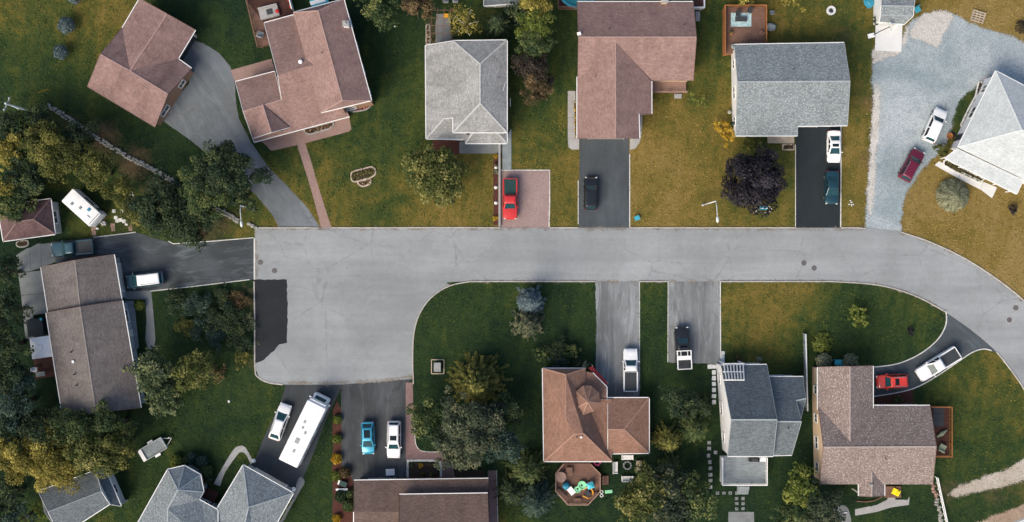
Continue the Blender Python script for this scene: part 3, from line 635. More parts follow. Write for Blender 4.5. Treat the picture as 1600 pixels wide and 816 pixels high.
            if wins and L > 2.2 and (wi, i) not in nowin:
                nw = max(1, int(L / 3.1)); floors = (1.0,) if eh < 4.9 else (1.0, 3.7)
                for j in range(nw):
                    t = (j + .5) / nw; ww = 1.15 + .5 * ((j + i) % 2)
                    for fl in floors:
                        if fl < 2 and any(x0 < t * L + ww / 2 and t * L - ww / 2 < x1 for x0, x1 in used): continue
                        hh = 1.2; p = a.lerp(d, t); z = zat(T, p.x, p.y)
                        if z is not None and min(z, mx) < fl + hh + .25: continue
                        ex = Vector((math.cos(ang), math.sin(ang), 0)); fr = MB()
                        for s_ in (-1, 1): fr.box((p.x + ex.x * s_ * ww / 2 + nn.x * .03, p.y + ex.y * s_ * ww / 2 + nn.y * .03, fl + hh / 2), (.1, .09, hh + .1), ang)
                        fr.box((p.x + nn.x * .03, p.y + nn.y * .03, fl + hh), (ww - .1, .09, .1), ang); fr.box((p.x + nn.x * .05, p.y + nn.y * .05, fl), (ww - .1, .15, .08), ang); fr.box((p.x + nn.x * .03, p.y + nn.y * .03, fl + hh / 2), (.05, .07, hh - .12), ang)
                        wo = fr.build('window', M['white'], root); MB().box((p.x + nn.x * .015, p.y + nn.y * .015, fl + hh / 2), (ww, .03, hh), ang).build('pane', M['pane'], wo)
        mb.build('wall', M[mwall], root)
    root_info[root.name] = (T, roof); return root
root_info = {}
def on_roof(root, px, py, g=6.0):
    """Point on the roof seen at this pixel."""
    T, roof = root_info[root.name]; z = g
    for _ in range(8):
        p = G(px, py, z); q = zat(T, p.x, p.y)
        if q is None: break
        z = q
    return G(px, py, z), roof
def vent(root, px, py, kind='pipe', mat='charcoal', s=1.0):
    p, roof = on_roof(root, px, py)
    if kind == 'pipe': MB().tube([p - Vector((0, 0, .1)), p + Vector((0, 0, .38 * s))], .07 * s, 8).build('vent_pipe', M[mat], roof)
    elif kind == 'box': MB().box((p.x, p.y, p.z + .12), (.42 * s, .42 * s, .34), .3, 0, .75).build('roof_vent', M[mat], roof)
    elif kind == 'chimney':
        ch = MB().box((p.x, p.y, p.z + .3), (.75 * s, .7 * s, 1.5)).build('chimney', M[mat], roof); MB().box((p.x, p.y, p.z + 1.1), (.9 * s, .85 * s, .12)).lathe([(.14, 1.16), (.14, 1.4), (.1, 1.42)], (p.x, p.y, p.z), 8).build('chimney_cap', M['concrete'], ch)
    elif kind == 'dome': MB().lathe([(.22 * s, -.1), (.22 * s, .2), (.26 * s, .24), (.2 * s, .36), (.05, .42)], p, 12).build('roof_vent', M[mat], roof)

# 1 garage top left
E_, R_ = 2.6, 4.7
mL, mR, mM = (157,85,R_), (262,147,R_), (203,111,R_); tw = (261,22,R_ - .05)
h1 = house('garage', 'mauve roofed double garage turned askew beside the curved driveway, top left', 'garage',
  [[[mL, (137,135,E_), (242,198,E_), mR, mM], [mL, mM, (191,44,E_)], [mM, mR, (299,107,E_), (278,92,E_)], [(191,44,E_), mM, tw, (218,-2,E_)], [mM, (278,92,E_), (305,47,E_), tw]]],
  [([(137,135),(242,198),(299,107),(278,92),(305,47),(218,-2),(191,44)], E_, 9)], 'sh_mauve', 'wall_tan', garage=[(0, 5, None, 'charcoal'), (0, 3, None, 'charcoal')], cap_w=.14, rake='trim_brown', brown=[(190,167)])
# 2 large salmon house
ES, EM, RM = 3.0, 5.9, 7.5
h2 = house('house', 'large salmon roofed house with three stepped wings and a red flower bed', 'house',
  [[[(434,117,6.3),(500,98,6.3),(546,182,3.0),(397,222,3.0),(380,174,4.85),(440,156,4.95)], [(368,128,3.0),(429,112,3.0),(440,156,4.95),(380,174,4.85)]],
   [[(413,36,3.3),(457,24,3.3),(478,22,3.3),(500,98,6.3),(434,117,6.3)]],
   [[(458,20,EM),(501,176,EM),(535,157,RM),(497,17,RM)], [(497,17,RM),(535,157,RM),(580,157,EM),(537,-1,EM)], [(535,157,RM),(501,176,EM),(580,157,EM)], [(497,17,RM),(537,-1,EM),(458,20,EM)]],
   [[(410,163,5.1),(452,199,3.5),(424,207,5.1)], [(410,163,5.1),(424,207,5.1),(396,216,3.4)]]],
  [([(368,128),(395,222),(546,182),(530,120),(434,117)], 3.0, 5.5), ([(413,36),(437,125),(510,110),(478,22)], 3.3, 5.6), ([(458,20),(501,176),(580,157),(537,-1)], EM, 9)], 'sh_salmon', 'wall_tan', doors=[(0, 2, .45, 'door_brown')], cap_w=.14)
vent(h2, 470, 97, 'dome', 'white_plastic', 1.1); vent(h2, 503, 83, 'pipe'); vent(h2, 542, 40, 'chimney', 'white_plastic', .9)
# 3 pale grey hip house
h3 = house('house', 'pale grey hip roofed house with white gutters between the maple and the dark hedge', 'house',
  [[[(665,71,3.0),(708,64,4.5),(750,100,6.0),(750,162,6.0),(708,207,4.5),(708,184,4.5),(694,185,4.0),(666,217,3.0)], [(666,217,3.0),(694,185,4.0),(724,217,3.0)], [(708,64,4.5),(792,63,4.5),(750,100,6.0)], [(792,63,4.5),(792,207,4.5),(750,162,6.0),(750,100,6.0)], [(750,162,6.0),(792,207,4.5),(708,207,4.5)]],
   [[(694,185,4.0),(709,184,4.0),(735,217,3.0),(724,217,3.0)]],
   [[(727,224,3.0),(792,224,3.0),(775,205,4.0),(741,205,4.0)], [(727,224,3.0),(741,205,4.0),(727,214,3.0)], [(792,224,3.0),(792,205,3.2),(775,205,4.0)]]],
  [([(665,71),(666,217),(792,224),(792,63),(708,64)], 3.0, 4.4), ([(708,64),(708,207),(792,207),(792,63)], 4.5, 9)], 'sh_pale', 'wall_white', cap='sh_pale', doors=[(0, 1, .7, 'door_brown')], cap_w=.2)
vent(h3, 779, 122, 'pipe'); 
p, rf = on_roof(h3, 786, 142); p2, _ = on_roof(h3, 790, 128); MB().beam(p + Vector((0, 0, .03)), p2 + Vector((0, 0, .03)), .05, .04).build('cable', M['white'], rf)
# 4 salmon house top centre
h4 = house('house', 'salmon shingled house with a front gable wing above the black car', 'house',
  [[[(902,3,3.4),(1083,3,3.4),(1088,58,6.0),(904,58,6.0)], [(904,58,6.0),(1088,58,6.0),(1083,126,3.4),(903,126,3.4)]],
   [[(962,66,5.7),(962,216,5.7),(902,216,3.4),(902,120,3.4)], [(962,66,5.7),(1018,127,3.5),(1018,178,3.5),(998,178,4.3),(999,216,4.3),(962,216,5.7)]]],
  [([(902,3),(903,126),(1083,126),(1083,3)], 3.4, 9), ([(902,110),(902,216),(999,216),(998,178),(1018,178),(1018,110)], 3.4, 9)], 'sh_salmon', 'wall_cream', garage=[(1, 1, None, 'door')], doors=[(0, 1, .75, 'door_brown')], nowin={(1, 2)}, rake='trim_brown', cap_w=.13)
vent(h4, 1037, 3, 'chimney', 'wall_cream', 1.0); vent(h4, 905, 53, 'box', 'white_plastic', 1.2); vent(h4, 952, 45, 'pipe'); vent(h4, 930, 120, 'pipe'); vent(h4, 1069, 39, 'pipe')
# 5 grey house
h5 = house('house', 'speckled grey gable roofed house with a white end wall beside the sealed driveway', 'house',
  [[[(1148,70,3.8),(1319,67,3.8),(1328,127,5.9),(1153,128,5.9)], [(1153,128,5.9),(1328,127,5.9),(1324,196,3.8),(1246,197,3.8),(1246,212,3.35),(1150,212,3.35)]]],
  [([(1148,70),(1150,212),(1246,212),(1246,196),(1324,196),(1319,67)], 3.7, 9)], 'sh_grey', 'wall_white', over=.3, garage=[(0, 3, (.35, 3.0), 'door')], doors=[(0, 1, .7, 'door_brown')], cap='sh_grey', rake='trim_grey')
vent(h5, 1240, 108, 'pipe')
# 6 whitish hip house right
ap = (1597,203,6.3)
h6 = house('house', 'big white hip roofed house at the right edge behind a long flower bed', 'house',
  [[[(1556,111,3.6),ap,(1497,230,3.6)], [(1497,230,3.6),ap,(1660,235,6.3),(1680,318,3.6)], [(1556,111,3.6),(1735,205,3.6),(1660,235,6.3),ap], [(1735,205,3.6),(1680,318,3.6),(1660,235,6.3)]],
   [[(1477,247,2.7),(1496,232,3.35),(1599,281,3.35),(1589,303,2.7)]]],
  [([(1556,111),(1497,230),(1680,318),(1735,205)], 3.6, 9)], 'sh_white', 'wall_white', doors=[(0, 0, .85, 'charcoal')], cap_w=.14)
mb = MB()
for x, y in ((1482,245),(1510,259),(1538,272),(1566,286),(1586,298)):
    p = G(x, y, 2.6); pst = MB().box((p.x, p.y, 1.3), (.14, .14, 2.6), .4).build('porch_post', M['white'], h6)
# 7 gambrel shed top right
h7 = house('shed', 'small grey barn roofed shed with a white wall beside the concrete pad', 'shed',
  [[[(1375,-22,2.4),(1424,-24,2.4),(1430,-8,3.6),(1378,-8,3.6)], [(1378,-8,3.6),(1430,-8,3.6),(1428,10,4.1),(1377,9,4.1)], [(1377,9,4.1),(1428,10,4.1),(1427,25,3.6),(1376,24,3.6)], [(1376,24,3.6),(1427,25,3.6),(1413,38,2.4),(1374,34,2.4)]]],
  [([(1373,-22),(1373,34),(1413,37),(1422,20),(1423,-20)], 2.4, 9)], 'sh_grey', 'wall_white', over=.12, wins=False, gut=True, garage=[(0, 1, (.5, 1.9), 'door')])
# 8 long taupe house left
h8 = house('house', 'long taupe roofed house with two staggered roof sections at the left', 'house',
  [[[(64,418,2.7),(75,489,2.7),(125,480,4.2),(117,407,4.2)], [(117,407,4.2),(125,480,4.2),(190,469,2.7),(178,398,2.7)]],
   [[(72,489,3.0),(98,652,3.0),(150,645,4.9),(125,480,4.9)], [(125,480,4.9),(150,645,4.9),(220,637,3.0),(191,470,3.0)]]],
  [([(64,418),(75,489),(190,469),(178,398)], 2.7, 4.5), ([(72,489),(98,652),(220,637),(191,470)], 3.0, 9)], 'sh_taupe', 'wall_grey', doors=[(1, 2, .7, 'door')], garage=[(0, 2, (.5, 3.6), 'door')], rake='trim_brown')
vent(h8, 112, 550, 'pipe', s=1.4); vent(h8, 115, 565, 'box', 'white_plastic', .9); vent(h8, 117, 585, 'pipe', s=1.3); vent(h8, 120, 602, 'pipe', s=1.2)
# 9 small plum roof left
h9 = house('cottage', 'small plum roofed cottage among the trees at the left edge', 'house',
  [[[(5,377,2.8),(86,366,2.8),(52,343,4.6),(26,347,4.6)], [(86,366,2.8),(79,311,2.8),(52,343,4.6)], [(79,311,2.8),(-4,322,2.8),(26,347,4.6),(52,343,4.6)], [(-4,322,2.8),(5,377,2.8),(26,347,4.6)]]],
  [([(5,377),(86,366),(79,311),(-4,322)], 2.8, 9)], 'sh_plum', 'wall_grey', over=.25, doors=[(0, 0, .3, 'door')])
# 10 bluish shed bottom left
h10 = house('outbuilding', 'blue grey gable roofed outbuilding under the golden trees, bottom left', 'outbuilding',
  [[[(60,768,3.0),(150,735,3.0),(158,768,4.5),(75,800,4.5)], [(75,800,4.5),(158,768,4.5),(171,788,3.3),(94,838,3.0)]],
   [[(150,742,3.3),(158,766,4.3),(172,788,3.2),(189,791,2.5),(167,740,2.5)]]],
  [([(60,768),(94,838),(171,788),(150,735)], 3.0, 9), ([(148,748),(168,792),(188,790),(167,742)], 2.5, 4)], 'sh_slate', 'wall_white', over=.2, garage=[(1, 1, (.5, 1.9), 'door')])
# 11 turreted hip house bottom left
a0 = (278,766,5.2); b0 = (388,793,5.2); v0 = (262,795,5.0)
h11 = house('house', 'blue grey hip roofed house with an octagonal bay beside the motorhome driveway', 'house',
  [[[(262,734,3.0),(215,818,3.0),(190,866,3.0),(262,866,5.0),v0,a0], [(262,734,3.0),a0,(288,728,3.0)], [(288,728,3.0),a0,(313,742,3.0)], [(313,742,3.0),a0,(318,769,3.0)], [(318,769,3.0),a0,v0,(311,781,3.3)], [(311,781,3.3),v0,(262,866,5.0),(340,866,4.2),(340,797,3.1)]],
   [[(380,727,3.0),(338,797,3.0),(338,866,3.4),(372,866,5.2),b0], [(380,727,3.0),b0,(458,771,3.0)], [b0,(372,866,5.2),(405,866,3.0),(458,771,3.0)]]],
  [([(262,734),(215,818),(190,866),(340,866),(340,797),(311,781),(318,769),(313,742),(288,728)], 3.0, 9), ([(380,727),(338,797),(338,866),(405,866),(458,771)], 3.0, 9)], 'sh_grey', 'wall_grey', garage=[(1, 4, (.5, 4.6), 'door')], doors=[(0, 6, .5, 'door_brown')])
# 12 brown house bottom centre
h12 = house('house', 'chocolate brown roofed house with a raised upper storey at the bottom edge', 'house',
  [[[(553,751,2.8),(763,748,2.8),(764,800,3.9),(553,800,3.9)]],
   [[(624,773,4.3),(762,771,4.3),(764,826,5.6),(624,827,5.6)], [(624,827,5.6),(764,826,5.6),(766,880,4.3),(624,880,4.3)]],
   [[(553,800,3.9),(626,800,3.9),(626,866,2.8),(553,866,2.8)]]],
  [([(553,751),(553,866),(763,866),(763,748)], 2.8, 3.8), ([(624,773),(624,880),(764,880),(762,771)], 4.3, 9)], 'sh_choc', 'wall_brick', garage=[(0, 3, (.82, 3.4), 'door')], doors=[(0, 3, .35, 'door_brown')], rake='sh_choc')
# 13 russet hip house
oc = [(900,612),(911,603),(924,603),(936,614),(938,630),(927,643),(910,650),(897,640)]
h13 = house('house', 'russet hip roofed house with a small octagonal turret and attached garage', 'house',
  [[[(848,576,3.2),(850,721,3.2),(898,678,5.5),(884,655,5.5),(884,586,5.0)], [(848,576,3.2),(884,586,5.0),(915,576,3.2)], [(884,586,5.0),(884,655,5.5),(898,678,5.5),(912,678,5.5),(956,721,3.2),(956,624,3.2),(915,624,3.2),(915,576,3.2)], [(850,721,3.2),(956,721,3.2),(912,678,5.5),(898,678,5.5)]],
   [[(*oc[i], 4.4), (*oc[(i + 1) % 8], 4.4), (918,628,5.7)] for i in range(8)],
   [[(912,580,2.9),(926,583,2.9),(948,605,2.9),(948,628,3.05),(912,628,3.15)]],
   [[(950,622,2.9),(1014,622,2.9),(975,671,4.5),(950,671,4.5)], [(1014,622,2.9),(1014,708,2.9),(975,671,4.5)], [(950,671,4.5),(975,671,4.5),(1014,708,2.9),(950,709,2.9)]]],
  [([(848,576),(850,721),(956,721),(956,624),(915,624),(915,576)], 3.2, 9), ([(950,622),(950,709),(1014,708),(1014,622)], 2.9, 9), ([(*p,) for p in oc], 4.4, 9), ([(912,580),(912,628),(948,628),(948,605),(926,583)], 2.9, 3.2)], 'sh_brown', 'wall_tan', over=.3, garage=[(1, 3, (.4, 3.2), 'door')], doors=[(0, 1, .6, 'door_brown')], nowin={(2, i) for i in range(8)})
vent(h13, 901, 683, 'pipe'); vent(h13, 908, 683, 'box', 'white_plastic', .7)
# 14 tall grey house
h14 = house('house', 'tall narrow slate roofed house with white gable wall and rear deck', 'house',
  [[[(1127,571,3.0),(1198,570,3.0),(1214,656,8.4),(1143,656,8.4)], [(1143,656,8.4),(1214,656,8.4),(1208,713,5.6),(1137,713,5.6)]],
   [[(1200,589,3.4),(1255,589,3.4),(1256,606,4.25),(1244,626,5.25),(1251,655,6.7),(1252,659,6.9),(1205,659,6.9)], [(1205,659,6.9),(1252,659,6.9),(1237,711,4.6),(1200,712,4.6)], [(1244,626,5.25),(1256,606,4.25),(1259,623,5.25)], [(1244,626,5.25),(1259,623,5.25),(1251,655,4.6)]]],
  [([(1127,571),(1137,713),(1208,713),(1198,570)], 4.2, 9), ([(1196,589),(1198,712),(1232,711),(1250,589)], 3.6, 9)], 'sh_slate', 'wall_white', over=.15, doors=[(0, 1, .6, 'door')], cap='sh_grey', rake='trim_grey')
vent(h14, 1231, 669, 'pipe')
# 15 flecked brown house right
h15 = house('house', 'flecked brown roofed L shaped house with cream walls by the curved driveway', 'house',
  [[[(1279,634,3.6),(1453,634,3.6),(1463,698,6.1),(1287,699,6.1)], [(1287,699,6.1),(1463,698,6.1),(1457,757,3.6),(1281,757,3.6)]],
   [[(1278,574,3.6),(1328,573,5.6),(1328,689,5.75),(1278,640,3.6)], [(1328,573,5.6),(1364,572,3.9),(1364,638,3.8),(1328,689,5.75)]],
   [[(1342,752,3.5),(1342,775,3.5),(1362,776,4.5),(1362,738,4.5)], [(1362,738,4.5),(1362,776,4.5),(1382,775,3.5),(1382,752,3.5)]]],
  [([(1278,634),(1281,757),(1457,757),(1453,634)], 3.6, 9), ([(1278,574),(1278,650),(1364,650),(1364,572)], 3.6, 9)], 'sh_fleck', 'wall_cream', over=.3, garage=[(1, 2, (.4, 3.0), 'door')], doors=[(0, 1, .45, 'door')], nowin={(0, 1)}, rake='trim_brown')
vent(h15, 1383, 716, 'pipe', s=1.1); vent(h15, 1361, 758, 'box', 'concrete', .9)
for x in (1344, 1380):
    p = G(x, 772, 3.2); MB().box((p.x, p.y, 1.6), (.13, .13, 3.2)).build('porch_post', M['white'], h15)
# 16 sliver of a shed at the top
h16 = house('shed', 'grey roofed garden shed cut by the top edge beside the tall hedge', 'shed',
  [[[(756,-40,2.3),(811,-40,2.3),(811,-16,3.3),(756,-16,3.3)], [(756,-16,3.3),(811,-16,3.3),(812,5,2.3),(756,9,2.3)]]],
  [([(756,-40),(756,7),(811,5),(811,-40)], 2.3, 9)], 'sh_slate', 'wall_white', over=.15, group='garden sheds', garage=[(0, 1, (.5, 1.6), 'door')])

# ------------------------------------------------------------------ vehicles (local +X is the front)
def ring(x0, x1, w, z, r=.18, n=3, wf=None):
    """Rounded rectangle ring; w half width at the rear, wf at the front."""
    wf = w if wf is None else wf; out = []
    for cx, cy, a0 in ((x1 - r, wf - r, 0), (x0 + r, w - r, 90), (x0 + r, -(w - r), 180), (x1 - r, -(wf - r), 270)):
        for k in range(n + 1):
            t = R(a0 + 90 * k / n); out.append((cx + r * math.cos(t), cy + r * math.sin(t), z))
    return out
def loft(mb, rings, mi=0, cap=True, bottom=False):
    n = len(rings[0]); vv = [p for r_ in rings for p in r_]; ff = []
    for i in range(len(rings) - 1):
        for k in range(n): q = (k + 1) % n; ff.append((i * n + k, i * n + q, (i + 1) * n + q, (i + 1) * n + k))
    if cap: ff.append(tuple(range((len(rings) - 1) * n, len(rings) * n)))
    if bottom: ff.append(tuple(range(n - 1, -1, -1)))
    return mb.add(vv, ff, mi)
def quad_pane(name, c, mat, parent, off=.012, shrink=.92):
    c = [Vector(p) for p in c]; m = sum(c, Vector()) / 4; n = (c[1] - c[0]).cross(c[3] - c[0]).normalized()
    if n.dot(m - Vector((0, 0, .6))) < 0: n = -n
    q = [m + (p - m) * shrink + n * off for p in c]; b = [p - n * (off + .01) for p in q]
    nn = (q[1] - q[0]).cross(q[2] - q[0])
    if nn.dot(n) < 0: q.reverse(); b.reverse()
    return MB().add(q + b, [(0, 1, 2, 3), (0, 4, 5, 1), (1, 5, 6, 2), (2, 6, 7, 3), (3, 7, 4, 0)]).build(name, mat, parent)
SPEC = {  # length, width, stations (x, halfwidth, z low, z top), cabin: belt, roof z, rear x0/x1, front x0/x1 at belt and roof
 'sedan': (4.65, 1.84, [(-.5,.80,.40,.80),(-.475,.91,.30,.95),(-.40,.98,.22,1.0),(-.2,1,.2,.97),(.1,1,.2,.95),(.27,1,.2,.93),(.40,.97,.22,.84),(.47,.90,.28,.74),(.5,.76,.38,.60)], .92, 1.43, -.36, -.17, .25, .06),
 'suv': (4.6, 1.9, [(-.5,.84,.42,.92),(-.48,.93,.32,1.04),(-.40,.98,.26,1.06),(-.2,1,.24,1.05),(.1,1,.24,1.04),(.26,1,.24,1.02),(.40,.97,.26,.96),(.47,.91,.32,.84),(.5,.78,.42,.68)], 1.0, 1.68, -.475, -.42, .25, .10),
 'hatch': (4.3, 1.8, [(-.5,.84,.40,.85),(-.48,.93,.30,.98),(-.40,.98,.22,1.0),(-.2,1,.2,.98),(.1,1,.2,.97),(.27,1,.2,.95),(.40,.96,.22,.86),(.47,.89,.28,.74),(.5,.74,.38,.60)], .95, 1.52, -.46, -.33, .27, .07),
 'van': (5.0, 1.96, [(-.5,.88,.42,.95),(-.48,.95,.32,1.06),(-.40,.99,.24,1.08),(-.2,1,.22,1.07),(.1,1,.22,1.05),(.30,1,.22,1.02),(.42,.96,.24,.92),(.48,.88,.30,.80),(.5,.76,.40,.66)], 1.0, 1.75, -.48, -.44, .34, .16),
 'pickup': (5.7, 2.0, [(-.5,.92,.48,1.02),(-.49,.98,.40,1.14),(-.40,1,.34,1.15),(-.2,1,.32,1.15),(.1,1,.32,1.12),(.24,1,.32,1.12),(.40,.98,.34,1.06),(.47,.93,.40,.98),(.5,.84,.46,.80)], 1.08, 1.85, -.10, -.07, .25, .12)}
def car(kind, front, rear, mat, label, wpx=None, glass='cglass', sunroof=None, rails=False, cover='charcoal', roofmat=None, name=None, dark_roof=False, cab=None):
    L0, W0, st, belt, roof, xr0, xr1, xf0, xf1 = SPEC[kind]
    f, r = G(*front, .8), G(*rear, .8); d = f - r; L = d.length; W = W0; c = (f + r) / 2
    if cab: xr0, xr1 = cab
    t = thing(name or {'pickup': 'pickup_truck', 'van': 'minivan', 'suv': 'parked_suv', 'sedan': 'parked_car', 'hatch': 'parked_car'}[kind], label, {'pickup': 'pickup', 'van': 'minivan', 'suv': 'suv'}.get(kind, 'car'), (c.x, c.y, .022), math.atan2(d.y, d.x), 'vehicles parked on the driveways')
    X = lambda a: a * L
    # lower body
    mb = MB(); rings = []
    for x, w, zl, zt in st:
        h = W / 2 * w; s = []
        half = [(0, zl), (.85 * h, zl), (h, zl + .16), (h * 1.0, zl + .55 * (zt - zl)), (.975 * h, zt - .10), (.90 * h, zt - .015), (.5 * h, zt + .025), (0, zt + .035)]
        pts = half + [(-y, z) for y, z in half[-2:0:-1]]
        rings.append([(X(x), y, z) for y, z in pts])
    n = len(rings[0]); vv = [p for q in rings for p in q]; ff = []
    for i in range(len(rings) - 1):
        for k in range(n): q = (k + 1) % n; ff.append((i * n + k, (i + 1) * n + k, (i + 1) * n + q, i * n + q))
    ff.append(tuple(range(n))); ff.append(tuple(range(len(rings) * n - 1, (len(rings) - 1) * n - 1, -1)))
    mb.add(vv, [f_[::-1] for f_ in ff]); mb.build('body', mat, t, sharp=35)
    # cabin
    hb = W / 2 * .90; ht = W / 2 * .74; z1 = roof - .10
    A = (X(xr0), X(xf0), hb, belt); B = (X(xr1), X(xf1), ht, z1)
    cb = MB(); loft(cb, [ring(A[0], A[1], A[2], A[3], .12), ring(B[0], B[1], B[2] * 1.02, B[3], .12)], 0, False)
    cb.build('pillars', mat, t, sharp=30)
    rb = MB(); loft(rb, [ring(B[0], B[1], B[2] * 1.02, B[3] - .005, .12), ring(B[0] + .04, B[1] - .05, B[2] * .97, roof - .035, .12), ring(B[0] + .14, B[1] - .16, B[2] * .86, roof - .005, .12), ring(B[0] + .4, B[1] - .4, B[2] * .55, roof + .01, .12)], 0, True)
    ro = rb.build('roof', roofmat or mat, t, sharp=50)
    e = .12; g = M[glass]; gd = M['cglass_dark']
    quad_pane('windshield', [(A[1], A[2] - e, A[3]), (A[1], -A[2] + e, A[3]), (B[1], -B[2] + e, B[3]), (B[1], B[2] - e, B[3])], g, t, .012, .96)
    quad_pane('rear_window', [(A[0], A[2] - e, A[3]), (A[0], -A[2] + e, A[3]), (B[0], -B[2] + e, B[3]), (B[0], B[2] - e, B[3])], g, t, .012, .93)
    for s in (-1, 1):
        xm0 = (A[0] + A[1]) / 2 - .1; xm1 = (B[0] + B[1]) / 2
        quad_pane('side_window', [(xm0 + .04, s * A[2], A[3]), (A[1] - e, s * A[2], A[3]), (B[1] - e, s * B[2] * 1.02, B[3]), (xm1 + .04, s * B[2] * 1.02, B[3])], gd, t, .012, .94)
        quad_pane('side_window', [(A[0] + e, s * A[2], A[3]), (xm0 - .04, s * A[2], A[3]), (xm1 - .04, s * B[2] * 1.02, B[3]), (B[0] + e, s * B[2] * 1.02, B[3])], gd, t, .012, .94)
        MB().box((X(xf0) - .25, s * (W / 2 + .06), belt + .08), (.12, .22, .15), s * .2).build('mirror', mat, t)
        MB().box((X(.478), s * W * .34, st[-2][3] - .10), (.16, .36, .14), -s * .45).build('headlight', M['lamp_clear'], t)
        MB().box((X(-.487), s * W * .38, st[1][3] - .16), (.10, .26, .22), s * .2).build('tail_light', M['lamp_red'], t)
        if rails: MB().beam((B[0] + .2, s * B[2] * .88, roof + .04), (B[1] - .35, s * B[2] * .88, roof + .04), .05, .05).build('roof_rail', M['rim'], ro)
        for wx in (.315, -.30):
            rw = .33 if kind in ('sedan', 'hatch') else .38
            wh = MB(); y0, y1 = s * (W / 2 - .2), s * (W / 2 + .012)
            wh.tube([(X(wx), y0, rw - .02), (X(wx), y1, rw - .02)], rw, 16); wo = wh.build('tyre', M['tyre'], t, sharp=40)
            MB().tube([(X(wx), y1 - s * .01, rw - .02), (X(wx), y1 + s * .012, rw - .02)], rw * .62, 12).build('rim', M['rim'], wo)
    MB().box((X(.49), 0, st[-1][3] - .1), (.10, W * .42, .16)).build('grille', M['black'], t)
    if kind == 'pickup':
        x0, x1 = X(-.475), X(xr0) - .08
        MB().box(((x0 + x1) / 2, 0, 1.185), (x1 - x0, W * .80, .03)).build('bed_cover', M[cover], t)
        for s in (-1, 1): MB().box(((x0 + x1) / 2, s * W * .445, 1.185), (x1 - x0 + .1, .16, .07)).build('bed_rail', mat, t)
        MB().box((X(-.488), 0, 1.19), (.07, W * .84, .07)).build('tailgate', mat, t)
    if sunroof:
        a, b = sunroof; MB().box((B[0] + (B[1] - B[0]) * (a + b) / 2, 0, roof + .012), ((B[1] - B[0]) * (b - a), B[2] * 1.25, .02)).build('sunroof', M['cglass_dark'], ro)
    return t
P_ = lambda k: M['p_' + k]
car('sedan', (1303.5,254), (1303.5,204), P_('white'), 'white sedan with a sunroof parked nearest the grey house garage', sunroof=(.45,.85))
car('sedan', (1299.5,319), (1300.5,267), P_('teal'), 'dark teal sedan parked behind the white sedan on the sealed driveway')
car('suv', (1472,171), (1450,221), P_('white'), 'white hatchback suv parked on the gravel beside the white house')
car('suv', (1437,235), (1412,281), P_('maroon'), 'maroon suv with roof rails parked at the edge of the gravel yard', rails=True)
car('suv', (923.5,277), (923,328), P_('black'), 'black suv parked alone on the driveway of the salmon house')
car('pickup', (797,343), (797,279), P_('red'), 'red pickup with a green bed cover on the brick paved driveway', cover='green_tarp')
car('pickup', (81,391), (147,385), P_('navy'), 'dark blue pickup parked between the cottage and the long house', cover='charcoal')
car('van', (198,441), (255,434), P_('steel'), 'steel blue minivan with a white roof on the worn left driveway', roofmat=M['p_white'], rails=True)
car('pickup', (985,545), (985,612), P_('white'), 'white pickup with a dark bed cover parked nose to the road', cover='charcoal', cab=(-.03, 0))
lr = car('pickup', (1065,511), (1068,577), P_('black'), 'black pickup carrying a white ladder rack over its bed', cover='charcoal', cab=(-.06, -.03))
car('suv', (1369.5,597), (1418,595), P_('red2'), 'small red suv with silver roof rails on the curved driveway', rails=True, sunroof=(.5,.75))
car('pickup', (1435,588), (1496,550), P_('white'), 'white crew cab pickup with an open dark bed on the curved driveway', cover='charcoal', cab=(-.09, -.06))
car('hatch', (447,632), (428,687), P_('white'), 'white station wagon with roof bars parked beside the motorhome', rails=True)
car('hatch', (575.5,710), (574,659), P_('blue'), 'bright blue hatchback with a dark glass roof on the stained driveway', sunroof=(.15,.75))
car('suv', (615,716), (616,658), P_('white'), 'white suv with a sunroof parked beside the pink path', sunroof=(.55,.8), rails=True)
# ladder rack of the black pickup
for s in (-1, 1):
    MB().beam((-2.75, s * .92, 1.95), (-.25, s * .92, 1.95), .14, .07).build('rack_rail', M['white'], lr)
    for x in (-2.65, -1.5, -.35): MB().beam((x, s * .92, 1.1), (x, s * .92, 1.93), .07, .07).build('rack_post', M['white'], lr)
for x, w in ((-2.72, .10), (-1.22, .55), (-.28, .12)): MB().box((x, 0, 1.99), (w, 1.9, .06)).build('rack_bar', M['white'], lr)
for y in (-.45, .45): MB().beam((-1.0, y, 1.97), (-.3, y, 1.97), .08, .05).build('rack_bar', M['white'], lr)

# motorhome
f, r_ = G(502,622,1.5), G(455,718,1.5); d = f - r_; L = d.length + .6; ce = (f + r_) / 2
t = thing('motorhome', 'long white motorhome parked diagonally on the dark driveway', 'motorhome', (ce.x, ce.y, .022), math.atan2(d.y, d.x)); W = 2.75
mb = MB(); x1 = L / 2 - 1.0
loft(mb, [ring(-L / 2, x1, W / 2, .45, .12), ring(-L / 2, x1, W / 2, 2.95, .12), ring(-L / 2 + .05, x1 - .05, W / 2 - .05, 3.05, .12), ring(-L / 2 + .3, x1 - .3, W / 2 - .35, 3.09, .12)], 0, True, True); mb.build('body', M['p_white'], t, sharp=40)
mb = MB(); loft(mb, [ring(x1 - .3, L / 2, W * .43, .45, .25), ring(x1 - .3, L / 2, W * .43, 1.15, .25), ring(x1 - .3, L / 2 - .12, W * .41, 1.35, .25)], 0, True, True); mb.build('bonnet', M['p_white'], t, sharp=40)
mb = MB(); loft(mb, [ring(x1 - .3, L / 2 - .25, W * .40, 1.33, .2), ring(x1 - .3, L / 2 - .75, W * .36, 2.1, .2)], 0, True); mb.build('cab', M['p_white'], t, sharp=40)
